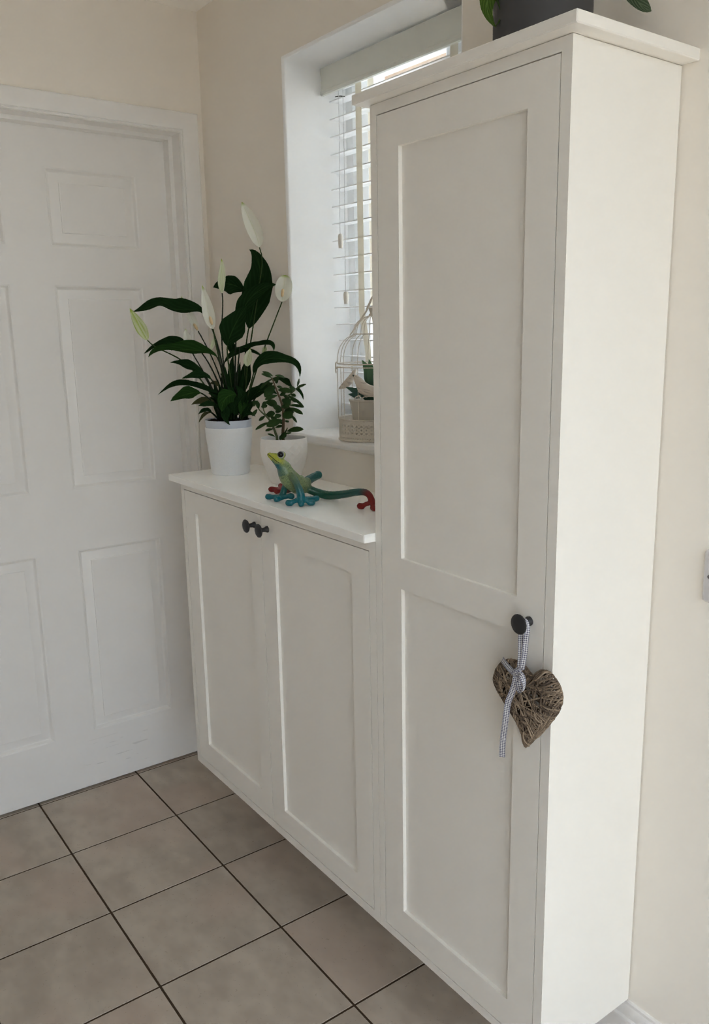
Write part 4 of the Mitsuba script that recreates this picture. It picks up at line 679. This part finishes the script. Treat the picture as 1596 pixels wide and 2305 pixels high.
lite = np.clip((sp2 - 0.58) * 6, 0, 1)[:, None] * (1 - isred) * np.clip(nz[:, 2:3] * 0.8 + 0.45, 0, 1) * 0.38
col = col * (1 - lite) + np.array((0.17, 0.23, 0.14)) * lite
FROGM = mat('frog', pr({'type': 'mesh_attribute', 'name': 'vertex_color'}, 0.34, 0.4))
frog = thing('frog_ornament', 'glossy painted frog ornament, yellow head, teal body and red feet, stretched out on the worktop', 'ornament')
scene[frog + '__body'] = mikit.ply(trimesh.Trimesh(V, fm.faces, process=False), FROGM, True, color=col)
EYEB = mat('eye', pr((0.004, 0.004, 0.005), 0.22, 0.35)); WHT = mat('eye_rim', pr((0.30, 0.31, 0.28), 0.4, 0.4))
for c, sgn in (('eyeL', 1), ('eyeR', -1)):
    out = side * sgn + fw * 0.25; out /= np.linalg.norm(out)
    e = add(frog + '__eye', tm(ball(Fq[c] + out * 0.0034, 0.0067, 40)), EYEB, True)
    note(e, 'bulging glossy black eye')
    B = np.cross(out, [0, 0, 1.0]); B /= np.linalg.norm(B); A = np.cross(B, out)
    ang = np.arange(28) * 2 * np.pi / 28
    rim = Fq[c] + out * 0.0022 + 0.0070 * (np.cos(ang)[:, None] * A + np.sin(ang)[:, None] * B)
    scene[e + '__eye_rim'] = mikit.ply(tube(rim, 0.0012, 8, closed=True), WHT, True)
# mouth line
mp = spline([jw - fw * 0.004 + side * 0.0200 + [0, 0, 0.0005], jw + fw * 0.004 + side * 0.0190 - [0, 0, 0.001], (jw * 0.45 + Fq['snout'] * 0.55) + side * 0.0140 - [0, 0, 0.0008], Fq['snout'] + side * 0.0085 + fw * 0.0030 - [0, 0, 0.0018], Fq['snout'] + fw * 0.0060 - [0, 0, 0.0024]], 26)
from scipy.spatial import cKDTree
ix = cKDTree(V).query(mp)[1]
mp = V[ix] + nz[ix] * 0.0001
for _ in range(4): mp[1:-1] = (mp[:-2] + 2 * mp[1:-1] + mp[2:]) / 4
scene[frog + '__mouth'] = mikit.ply(tube(mp, 0.0009, 6), mat('mouth', pr((0.05, 0.06, 0.012), 0.5, 0.3)), True)

# ---------------------------------------------------------------- birdcage on the sill
CC = np.array((0.7401, 0.0654)); RC = 0.0862
CREAM = mat('cage_metal', pr(mikit.proc(lambda p, n, uv: mikit.mix(mi.Color3f(0.60, 0.545, 0.46), mi.Color3f(0.36, 0.27, 0.20), mikit.smoothstep(0.72, 0.85, mikit.fbm(p.x * 130, p.y * 130, p.z * 130)))), 0.55, 0.4))
cage = thing('birdcage', 'small cream wire birdcage with a pierced band, standing on the window sill', 'birdcage')
def ring(r, z, rad, key):
    a = np.arange(72) * 2 * np.pi / 72
    return add(key, tube(np.stack([CC[0] + r * np.cos(a), CC[1] + r * np.sin(a), 0 * a + z], 1), rad, 8, closed=True), CREAM, True)
def pierced_band(r, z0, h, reps):
    per = 2 * math.pi * r / reps
    def heart_poly(cx, cy, s, up):
        a = np.linspace(0, 2 * np.pi, 12, endpoint=False)
        x, y = 16 * np.sin(a) ** 3, 13 * np.cos(a) - 5 * np.cos(2 * a) - 2 * np.cos(3 * a) - np.cos(4 * a)
        return Polygon(np.stack([cx + x * s / 32, cy + (y if up else -y) * s / 32], 1))
    def disc(cx, cy, q): return Point(cx, cy).buffer(q, 2)
    cells = []
    cell = sbox(0, 0, per, h)
    c = per / 2
    hs = [heart_poly(c, h * 0.71, per * .62, False), heart_poly(c, h * 0.37, per * .62, True), disc(c, h * 0.54, per * .20), disc(0, h * 0.63, per * .15), disc(per, h * 0.63, per * .15), disc(0, h * 0.47, per * .15), disc(per, h * 0.47, per * .15),
          disc(0, h * 0.79, per * .13), disc(per, h * 0.79, per * .13), disc(0, h * 0.29, per * .13), disc(per, h * 0.29, per * .13), disc(c, h * .87, per * .06), disc(c, h * .22, per * .06)]
    for k in range(2):
        hs += [sbox(per * (.12 + .5 * k), h * .09, per * (.36 + .5 * k), h * .145), disc(per * (.25 + .5 * k), h * .945, per * .07)]
    holes = unary_union(hs).buffer(0)
    one = cell.difference(holes)
    verts, faces = [], []
    for gpoly in getattr(one, 'geoms', [one]):
        if gpoly.area < 1e-8: continue
        v, f = trimesh.creation.triangulate_polygon(gpoly, engine='earcut')
        faces.append(np.asarray(f) + sum(map(len, verts))); verts.append(np.asarray(v))
    v, f = np.vstack(verts), np.vstack(faces)
    out = []
    for k in range(reps):
        a = (v[:, 0] + k * per) / r
        for rr in (r, r - 0.0007):
            out.append(trimesh.Trimesh(np.stack([CC[0] + rr * np.cos(a), CC[1] + rr * np.sin(a), v[:, 1] + z0], 1), f, process=False))
    return cat(out)
scene[cage + '__pierced_band'] = mikit.ply(pierced_band(RC - 0.0012, ZS + 0.0025, 0.0500, 42), CREAM)
note(cage + '__pierced_band', 'cream metal band pierced with hearts')
ring(RC - 0.0009, ZS + 0.0022, 0.0018, cage + '__ring'); ring(RC - 0.0009, ZS + 0.0530, 0.0016, cage + '__ring')
scene[cage + '__floor'] = mikit.ply(lathe([(0, 0.0015), (RC - 0.002, 0.0015), (RC - 0.002, 0.0030), (0, 0.0030)], 48, (*CC, ZS)), CREAM)
ring(RC, 1.3362, 0.0013, cage + '__ring'); ring(RC, 1.3446, 0.0014, cage + '__ring'); ring(0.0454, 1.4153, 0.0013, cage + '__ring')
PH = [math.radians(-36.4 - 23.6 - 30 * k) for k in range(12)]
dome = [(0.0862, 1.3446), (0.0856, 1.358), (0.0830, 1.373), (0.0770, 1.388), (0.0670, 1.401), (0.0560, 1.4090), (0.0480, 1.4125), (0.0456, 1.4155), (0.0448, 1.421), (0.0425, 1.431), (0.0370, 1.441), (0.0270, 1.450), (0.0150, 1.456), (0.0040, 1.4595)]
for a in PH:
    d = np.array((math.cos(a), math.sin(a)))
    add(cage + '__wire', tube([(*(CC + d * (RC - 0.0002)), ZS + 0.052), (*(CC + d * RC), 1.27), (*(CC + d * RC), 1.3362)], 0.0010, 6), CREAM, True)
    add(cage + '__dome_wire', tube(spline([(*(CC + d * r), z) for r, z in dome], 34), 0.0010, 6), CREAM, True)
scene[cage + '__finial'] = mikit.ply(lathe([(0.0, 1.457), (0.0060, 1.458), (0.0068, 1.461), (0.0040, 1.465), (0.0035, 1.468), (0.0062, 1.473), (0.0055, 1.478), (0.0, 1.481)], 24, (*CC, 0)), CREAM, smooth=40)
lf = np.array((-0.593, -0.805)); tw = np.array((0.805, -0.593))      # across and towards the room
def cp(r, z, w=0.0): return (*(CC + lf * r + tw * (0.006 + w)), z)
hpts = [cp(-0.0010, 1.503, 0), cp(0.0106, 1.4745, .0035), cp(0.030, 1.446, .006), cp(0.050, 1.4175, .0055), cp(0.0535, 1.4128, 0), cp(0.050, 1.4165, -.0055), cp(0.030, 1.443, -.006), cp(0.0095, 1.4725, -.0035)]
scene[cage + '__handle'] = mikit.ply(tube(np.vstack([spline(hpts, 44), [hpts[0]]])[:-1], 0.0011, 6), CREAM, True)
scene[cage + '__handle__leaf_scroll'] = mikit.ply(tube(spline([cp(.0135, 1.469), cp(.0085, 1.478), cp(.0045, 1.487), cp(0.0, 1.497), cp(-.004, 1.506)], 14), np.array([1, 2, 3.2, 4, 4.3, 4.2, 3.8, 3.6, 3.8, 4, 3.6, 3, 2, 1]) * 1e-3, 8, flat=0.45), CREAM, True)
q0 = (*(CC + lf * (RC + 0.0022)), 1.3400)
scene[cage + '__clasp'] = mikit.ply(cat([tube(spline([(*(CC + lf * (RC + .001) + tw * .003), 1.3475), (*(CC + lf * (RC + .0035) + tw * .003), 1.346), (*(CC + lf * (RC + .0040)), 1.338), (*(CC + lf * (RC + .0042)), 1.328), (*(CC + lf * (RC + .0032)), 1.3215)], 12), 0.0016, 8),
      tube([(*(CC + lf * (RC + .001) - tw * .004), 1.3335), (*(CC + lf * (RC + .001) + tw * .004), 1.3335)], 0.0026, 8)]), CREAM, True)
note(cage + '__clasp', 'small rusty hook clasp')

# planter with a spiky succulent inside the cage
sp = thing('succulent_planter', 'cream tapered planter holding a dark spiky succulent inside the birdcage', 'potted plant')
scene[sp + '__pot'] = mikit.ply(lathe([(0.0, 0.0), (0.0400, 0.0), (0.0412, 0.002), (0.0572, 0.0900), (0.0584, 0.0915), (0.0596, 0.0935), (0.0592, 0.0960), (0.0575, 0.0972), (0.0555, 0.0960), (0.0545, 0.088), (0.0, 0.086)], 56, (*CC, ZS + 0.0032)), mat('planter', pr((0.56, 0.52, 0.45), 0.6, 0.3)), smooth=35)
AGAVE = mat('succulent', pr(mikit.proc(lambda p, n, uv: mikit.mix(mi.Color3f(0.016, 0.055, 0.036), mi.Color3f(0.10, 0.22, 0.10), mikit.smoothstep(1.27, 1.36, p.z) * 0.8)), 0.45, 0.4))
for k, mid in enumerate(CAGE['leaves']):
    m, uv = leaf_mesh(mid, [.0085, .0075, .016, .013, .010, .010][k], (0.7, -0.5, 0.4 if k not in (2, 3) else 0.0), 'lance', 0.3, 16, 7, 0, k, thick=0.0022)
    add(sp + '__leaf', m, AGAVE, True, uv=uv)
gs = np.random.default_rng(4)
for k in range(14):
    a = k * 2.4; r1 = 0.030 + 0.018 * gs.random(); zt_ = 1.262 + 0.028 * gs.random()
    b = np.array([*(CC + 0.008 * np.array((math.cos(a), math.sin(a)))), 1.242]); e = np.array([*(CC + r1 * np.array((math.cos(a), math.sin(a)))), zt_])
    m, uv = leaf_mesh([b, (b + e) / 2 + [0, 0, 0.006], e], 0.0075, (-math.cos(a) * .5, -math.sin(a) * .5, 1), 'lance', 0.35, 12, 7, 0, k, thick=0.002)
    add(sp + '__leaf', m, AGAVE, True, uv=uv)

# two white birds
def streak(p, n, uv):
    return mikit.mix(mi.Color3f(0.62, 0.55, 0.47), mi.Color3f(0.34, 0.29, 0.24), mikit.smoothstep(0.64, 0.74, mikit.noise(p.x * 150 + p.z * 330, p.y * 60, p.z * 40 - p.x * 30)) * 0.5)
BIRD = mat('bird', pr(mikit.proc(streak), 0.75, 0.2))
def bird(key, label, c, rad, beakmat, foot=None):
    k = thing(key, label, 'ornament')
    c = [np.array(x) for x in c]
    sph = [(c[i], r) for i, r in zip(range(1, len(c)), rad)]
    ps = [bone(sph[i][0], sph[i + 1][0], sph[i][1], sph[i + 1][1]) for i in range(len(sph) - 1)]
    scene[k + '__body'] = mikit.ply(smooth_body(ps, 0.002, 8), BIRD, True)
    d = c[0] - c[1]; d /= np.linalg.norm(d)
    scene[k + '__beak'] = mikit.ply(tube([c[1] + d * rad[0] * .7, c[1] + d * rad[0] * 1.1, c[0]], [rad[0] * .55, rad[0] * .42, 0.0003], 8), beakmat, True)
    if foot:
        for i in (0, 2): add(k + '__leg', tube(spline([foot[i], (np.array(foot[i]) + foot[i + 1]) / 2 + [0, 0, .003], foot[i + 1]], 8), 0.0014, 6), BIRD, True)
    return k
bird('bird_ornament', 'white wooden bird with a dark beak perched at the front of the birdcage', CAGE['bird'], [.0058, .0105, .0148, .0150, .0128, .0050], mat('beak', pr((0.03, 0.05, 0.035), 0.4, 0.4)), CAGE['foot'])
bird('bird_ornament', 'smaller looking white wooden bird perched at the back of the birdcage, facing right', CAGE['bird2'], [.0040, .0075, .0100, .0090, .0030], BIRD)

# ---------------------------------------------------------------- planter on top of the tall cupboard
tp = thing('potted_houseplant', 'houseplant with drooping leaves in a dark grey pot on top of the tall cupboard', 'potted plant')
TC = (1.4690, -0.1385)
scene[tp + '__pot'] = mikit.ply(lathe([(0.0, 0.0), (0.0735, 0.0), (0.0755, 0.002), (0.0755, 0.1480), (0.0742, 0.150), (0.0705, 0.150), (0.0700, 0.146), (0.069, 0.010), (0.0, 0.010)], 72, (*TC, ZTT + 0.0003)), mat('pot_grey', pr((0.055, 0.055, 0.057), 0.6, 0.3)), smooth=35)
scene[tp + '__soil'] = mikit.ply(soil_disc(TC, 0.0695, ZTT + 0.132, 8), SOIL, smooth=True)
TLEAF = mat('house_leaf', thin(leaf_col((0.045, 0.085, 0.018), (0.085, 0.145, 0.028), (0.12, 0.19, 0.06)), 0.4, 0.5))
TLEAFD = mat('house_leaf_dark', thin(leaf_col((0.035, 0.055, 0.030), (0.10, 0.13, 0.085), (0.10, 0.13, 0.07)), 0.4, 0.3))
for k, mid in enumerate(TOP_LEAVES):
    st = np.array([TC[0], TC[1], ZTT + 0.13]); b = np.array(mid[0]); top_ = (st + b) / 2 + [0, 0, 0.09 - 0.02 * k]
    if k == 1: st, top_ = np.array(TOP_LEAVES[0][1]), (np.array(TOP_LEAVES[0][1]) + b) / 2 + [0.0, 0.0, 0.004]
    lf_ = key_of(tp + '__leaf')
    m, uv = leaf_mesh(mid, [.0135, .003, .0135][k], [(0.75, -0.6, 0.1), (0.2, -0.3, 1), (0.7, -0.65, 0.3)][k], 'jade' if k == 2 else 'lance', 0.25, 18, 7, 0.05, k)
    scene[lf_] = mikit.ply(m, TLEAFD if k == 2 else TLEAF, True, uv=uv)
    scene[lf_ + '__leaf_stalk'] = mikit.ply(tube(spline([st, top_, b], 14), 0.0016, 6), STEM, True)
gt = np.random.default_rng(12)
for k in range(11):
    a = 0.3 + k * 0.571 + 0.2 * gt.random()
    d = np.array((math.cos(a), math.sin(a)))
    if d[1] > 0.5: d[1] *= 0.35
    st = np.array([*TC, ZTT + 0.13]); b = st + [d[0] * 0.07, d[1] * 0.07, 0.14 + 0.05 * gt.random()]; e = b + [d[0] * 0.06, d[1] * 0.055, 0.06 * gt.random()]
    lf_ = key_of(tp + '__leaf')
    m, uv = leaf_mesh([b, (b + e) / 2 + [0, 0, 0.012], e], 0.017, (-d[0] * .4, -d[1] * .4, 1), 'lance', 0.25, 16, 7, 0.05, k)
    scene[lf_] = mikit.ply(m, TLEAF, True, uv=uv)
    scene[lf_ + '__leaf_stalk'] = mikit.ply(tube(spline([st, (st + b) / 2 + [0, 0, 0.02], b], 12), 0.0016, 6), STEM, True)

# ---------------------------------------------------------------- wicker heart hanging from the tall cupboard's knob
heart = thing('wicker_heart', 'brown wicker heart on a blue gingham ribbon hanging from the tall cupboard knob', 'decoration')
hp = np.array(HEART)[:, [0, 2]]
hc = hp.mean(0)
outline = spline(np.vstack([hp[1:], hp[:1], hp[1:2]])[:-1].tolist() + [hp[1].tolist()], 10) if False else None
tip_, rest = hp[0], hp[1:]
loop = np.vstack([spline(np.vstack([tip_, rest[:7]]), 60)[:-1], spline(np.vstack([rest[6], rest[7:], tip_]), 60)[:-1]])
HP = Polygon(loop).buffer(-0.0022).buffer(0)
HB = np.array(HP.exterior.coords)[:-1]
HY = -0.2705
def hy(x, z, front=1):
    d = HP.exterior.distance(Point(x, z))
    return HY - front * (0.0035 + 0.0115 * math.sqrt(min(1.0, d / 0.026)))
TW = [mat(f'twig_{k}', pr(mikit.proc(lambda p, n, uv, c=c: mi.Color3f(*c) * (0.65 + 0.7 * mikit.fbm(p.x * 160, p.y * 160, p.z * 160, 3))), 0.75, 0.25)) for k, c in enumerate(((0.155, 0.115, 0.080), (0.27, 0.205, 0.145), (0.080, 0.058, 0.042)))]
gw = np.random.default_rng(31)
def twig(p, r, m):
    n = len(p)
    add(heart + '__twig', tube(p, r * (1 - 0.35 * np.linspace(0, 1, n)), 6, flat=0.8), TW[m], True)
n_b = len(HB)
from shapely.geometry import LinearRing
ringl = LinearRing(HB)
def bpt(s): q = ringl.interpolate(s % 1.0, normalized=True); return np.array((q.x, q.y))
cnt = 0
while cnt < 150:
    s0, s1 = gw.random(2)
    d = abs(s0 - s1); d = min(d, 1 - d)
    if d < 0.10: continue
    a, b = bpt(s0), bpt(s1)
    inside = Polygon(HB).buffer(0.0015)
    if not inside.contains(LineString([a, b])): continue
    if np.linalg.norm(a - b) < 0.035: continue
    front = 1 if cnt < 84 else (-0.45 if cnt < 118 else 0.15)
    e = np.array((-(b - a)[1], (b - a)[0])) / np.linalg.norm(b - a) * gw.normal() * 0.003
    pts = []
    for t in np.linspace(0, 1, 11):
        q = a + (b - a) * t + e * math.sin(math.pi * t)
        if not HP.contains(Point(*q)) and 0 < t < 1: q = a + (b - a) * t
        dep = hy(q[0], q[1], front)
        pts.append((q[0], min(dep - (0.0012 * gw.random() if front > 0 else 0), D - 0.0035), q[1]))
    if front > 0: pts = [(pts[0][0], HY + 0.003, pts[0][2])] + pts + [(pts[-1][0], HY + 0.003, pts[-1][2])]
    twig(np.array(pts), 0.0012 + 0.0010 * gw.random(), int(gw.choice([0, 0, 1, 1, 2]))); cnt += 1
for k in range(5):                                  # long twigs following the rim
    s0 = gw.random(); pts = []
    for t in np.linspace(0, 0.72, 40):
        q = bpt(s0 + t); q = q + (hc - q) / np.linalg.norm(hc - q) * (0.002 + 0.004 * (k % 3) + 0.001 * gw.random())
        pts.append((q[0], HY - 0.006 + 0.004 * k + 0.001 * math.sin(t * 40), q[1]))
    twig(np.array(pts), 0.0019, k % 3)
for k in range(72):                                 # twigs wound over the rim
    s0 = k / 72 + 0.006 * gw.random(); a = bpt(s0); b = bpt(s0 + gw.normal() * 0.03)
    inn = (hc - a) / np.linalg.norm(hc - a); inb = (hc - b) / np.linalg.norm(hc - b)
    L1 = 0.010 + 0.014 * gw.random()
    fr_, bk = a + inn * L1, b + inb * 0.010
    pts = [(fr_[0], hy(*fr_) - 0.001, fr_[1]), ((a + inn * 0.004)[0], hy(*(a + inn * 0.004)) - 0.0012, (a + inn * 0.004)[1]), (a[0] - inn[0] * 0.0010, HY - 0.0015, a[1] - inn[1] * 0.0010), ((b + inb * 0.003)[0], HY + 0.0065, (b + inb * 0.003)[1]), (bk[0], HY + 0.010, bk[1])]
    pts = [(x, min(y, D - 0.003), z) for x, y, z in pts]
    twig(spline(pts, 12), 0.0012 + 0.0009 * gw.random(), int(gw.choice([0, 1, 2, 0])))
def gingham(p, n, uv):
    a = dr.select(dr.abs(uv.x / 0.0033 - dr.floor(uv.x / 0.0033) - 0.5) < 0.25, 1.0, 0.0)
    b = dr.select(dr.abs(uv.y / 0.0033 - dr.floor(uv.y / 0.0033) - 0.5) < 0.25, 1.0, 0.0)
    edge = dr.select((uv.y < 0.0005) | (uv.y > 0.0094), 1.0, 0.0)
    return mikit.mix(mi.Color3f(0.66, 0.65, 0.64), mi.Color3f(0.075, 0.072, 0.125), dr.maximum(edge * 0.8, 0.5 * (a + b)))
RIB = mat('gingham', pr(mikit.proc(gingham), 0.8, 0.1))
def ribbon(pts, normals, n=26, w=0.0099):
    P = spline(pts, n)
    q = np.asarray(pts, float)
    sk_ = np.concatenate([[0], np.cumsum(np.linalg.norm(np.diff(q, axis=0), axis=1) ** 0.6 + 1e-9)])
    at = sk_ if len(normals) == len(q) else np.linspace(0, sk_[-1], len(normals))
    NN = np.array([np.interp(np.linspace(0, sk_[-1], n), at, np.asarray(normals, float)[:, k]) for k in range(3)]).T
    t = np.gradient(P, axis=0); t /= np.linalg.norm(t, axis=1, keepdims=True)
    W = np.cross(NN, t); W /= np.linalg.norm(W, axis=1, keepdims=True)
    s = np.concatenate([[0], np.cumsum(np.linalg.norm(np.diff(P, axis=0), axis=1))])
    m = 4
    c = np.linspace(0, w, m + 1)
    v = (P[:, None] + W[:, None] * (c - w / 2)[None, :, None]).reshape(-1, 3)
    uv = np.stack(np.broadcast_arrays(s[:, None], c[None, :]), -1).reshape(-1, 2)
    i, j = np.meshgrid(np.arange(n - 1), np.arange(m), indexing='ij'); a = i * (m + 1) + j
    q = np.stack([a, a + 1, a + m + 2, a + m + 1], -1).reshape(-1, 4)
    return trimesh.Trimesh(v, np.vstack([q[:, [0, 1, 2]], q[:, [0, 2, 3]]]), process=False), uv
def rib(key, pts, normals, label=None, **k):
    m, uv = ribbon(pts, normals, **k)
    return add(key, m, RIB, True, uv=uv)
rb = heart + '__ribbon'
KX, KZ, KY = 1.5765, 0.9722, D - 0.0125
kt = RIBBON['knot']
lp = [(kt[0] - .001, kt[1] + .006, kt[2] + .002), (1.5885, -0.281, 0.9090), (1.5800, -0.271, 0.9260), (1.5735, -0.2650, 0.9500), (1.5705, KY - .001, 0.9665), (1.5718, KY, 0.9755), (1.5765, KY, 0.9783), (1.5815, KY, 0.9757), (1.5833, KY + .001, 0.9660), (1.5845, -0.2640, 0.9530), (1.5869, -0.269, 0.9303), (1.5928, -0.280, 0.9100), (kt[0] + .002, kt[1] + .006, kt[2] + .002)]
ln = [(0.55, -0.83, 0), (0.6, -0.8, 0), (0.5, -0.85, 0), (0.4, -0.9, 0), (-0.5, -0.7, 0.2), (-0.7, 0, 0.7), (0, 0, 1), (0.7, 0, 0.7), (0.9, -0.3, 0), (0.6, -0.8, 0), (0.6, -0.8, 0), (0.6, -0.8, 0), (0.55, -0.83, 0)]
m, uv = ribbon(lp, ln, n=60, w=0.0085)
scene[rb] = mikit.ply(m, RIB, True, uv=uv)
note(rb, 'blue and white gingham ribbon')
nf = [(0.55, -0.83, 0.05)] * 3
rib(rb + '__tail', RIBBON['tail'], nf, n=50)
rib(rb + '__tail', RIBBON['left'], nf)
rib(rb + '__tail', RIBBON['up'], nf, n=10)
bw = RIBBON['bow']
rib(rb + '__bow_loop', bw, [(0.5, -0.85, 0.1), (0.8, -0.2, 0.5), (0.9, 0.3, 0.0), (0.3, 0.2, -0.9), (-0.8, 0.3, 0.0), (-0.5, 0.8, 0.0)], n=40)
kb = np.array(kt)
rib(rb + '__knot', [kb + [-0.004, 0.004, -0.004], kb + [-0.003, -0.003, -0.001], kb + [0.003, -0.003, 0.003], kb + [0.005, 0.003, 0.005]], [(0.2, -0.9, -0.3), (0.4, -0.9, 0), (0.6, -0.8, 0.2), (0.9, -0.3, 0.3)], n=16)

# ---------------------------------------------------------------- socket on the wall at the right edge
sk = thing('wall_socket', 'brushed steel wall socket plate on the cream wall at the right edge', 'socket')
NICK = mat('nickel', pr((0.56, 0.54, 0.545), 0.38, 0.5, metallic=0.25))
def plate(x0, x1, z0, z1, d):
    r = 0.004
    a = sbox(x0 + r, z0 + r, x1 - r, z1 - r).buffer(r, 6)
    b = a.buffer(-0.0035)
    la = np.array([(x, 0.0, z) for x, z in list(a.exterior.coords)[:-1]])
    s = np.linspace(0, 1, 64, endpoint=False)
    pa = np.array([a.exterior.interpolate(t, normalized=True).coords[0] for t in s]); pb = np.array([b.exterior.interpolate(t, normalized=True).coords[0] for t in s])
    mk = lambda p, y: np.stack([p[:, 0], 0 * p[:, 0] + y, p[:, 1]], 1)
    v = np.vstack([mk(pa, -0.0004), mk(pa, -d + 0.003), mk(pb, -d), [[(x0 + x1) / 2, -d, (z0 + z1) / 2]]])
    f = []
    for i in range(2):
        for j in range(64): f += [[i * 64 + j, i * 64 + (j + 1) % 64, (i + 1) * 64 + (j + 1) % 64], [i * 64 + j, (i + 1) * 64 + (j + 1) % 64, (i + 1) * 64 + j]]
    f += [[128 + j, 128 + (j + 1) % 64, 192] for j in range(64)]
    return trimesh.Trimesh(v, f, process=False)
scene[sk + '__plate'] = mikit.ply(plate(1.7228, 1.8688, 0.9925, 1.0785, 0.0085), NICK, smooth=25)
for x in (1.7345, 1.8565):
    v = np.array(lathe([(0.0, 0.0), (0.0030, 0.0), (0.0030, 0.0008), (0.0, 0.0012)], 20).vertices)
    add(sk + '__screw', trimesh.Trimesh(np.stack([v[:, 0] + x, -0.0084 - v[:, 2], v[:, 1] + 1.0355], 1), lathe([(0.0, 0.0), (0.0030, 0.0), (0.0030, 0.0008), (0.0, 0.0012)], 20).faces, process=False), mat('screw', pr((0.10, 0.09, 0.09), 0.4, 0.5)), smooth=30)
for x in (1.760, 1.800): 
    for dx, dz, w, h in ((0.011, 0.012, 0.0022, 0.004), (0.004, 0.0, 0.0035, 0.0016), (0.018, 0.0, 0.0035, 0.0016)):
        add(sk + '__pin_slot', box(x + dx - w, x + dx + w, -0.0087, -0.0080, 1.028 + dz - h, 1.028 + dz + h, 0.0001), BLACK)
    add(sk + '__rocker_switch', box(x + 0.006, x + 0.016, -0.0115, -0.0080, 1.052, 1.068, 0.001), mat('rocker', pr((0.5, 0.49, 0.49), 0.4, 0.5)))
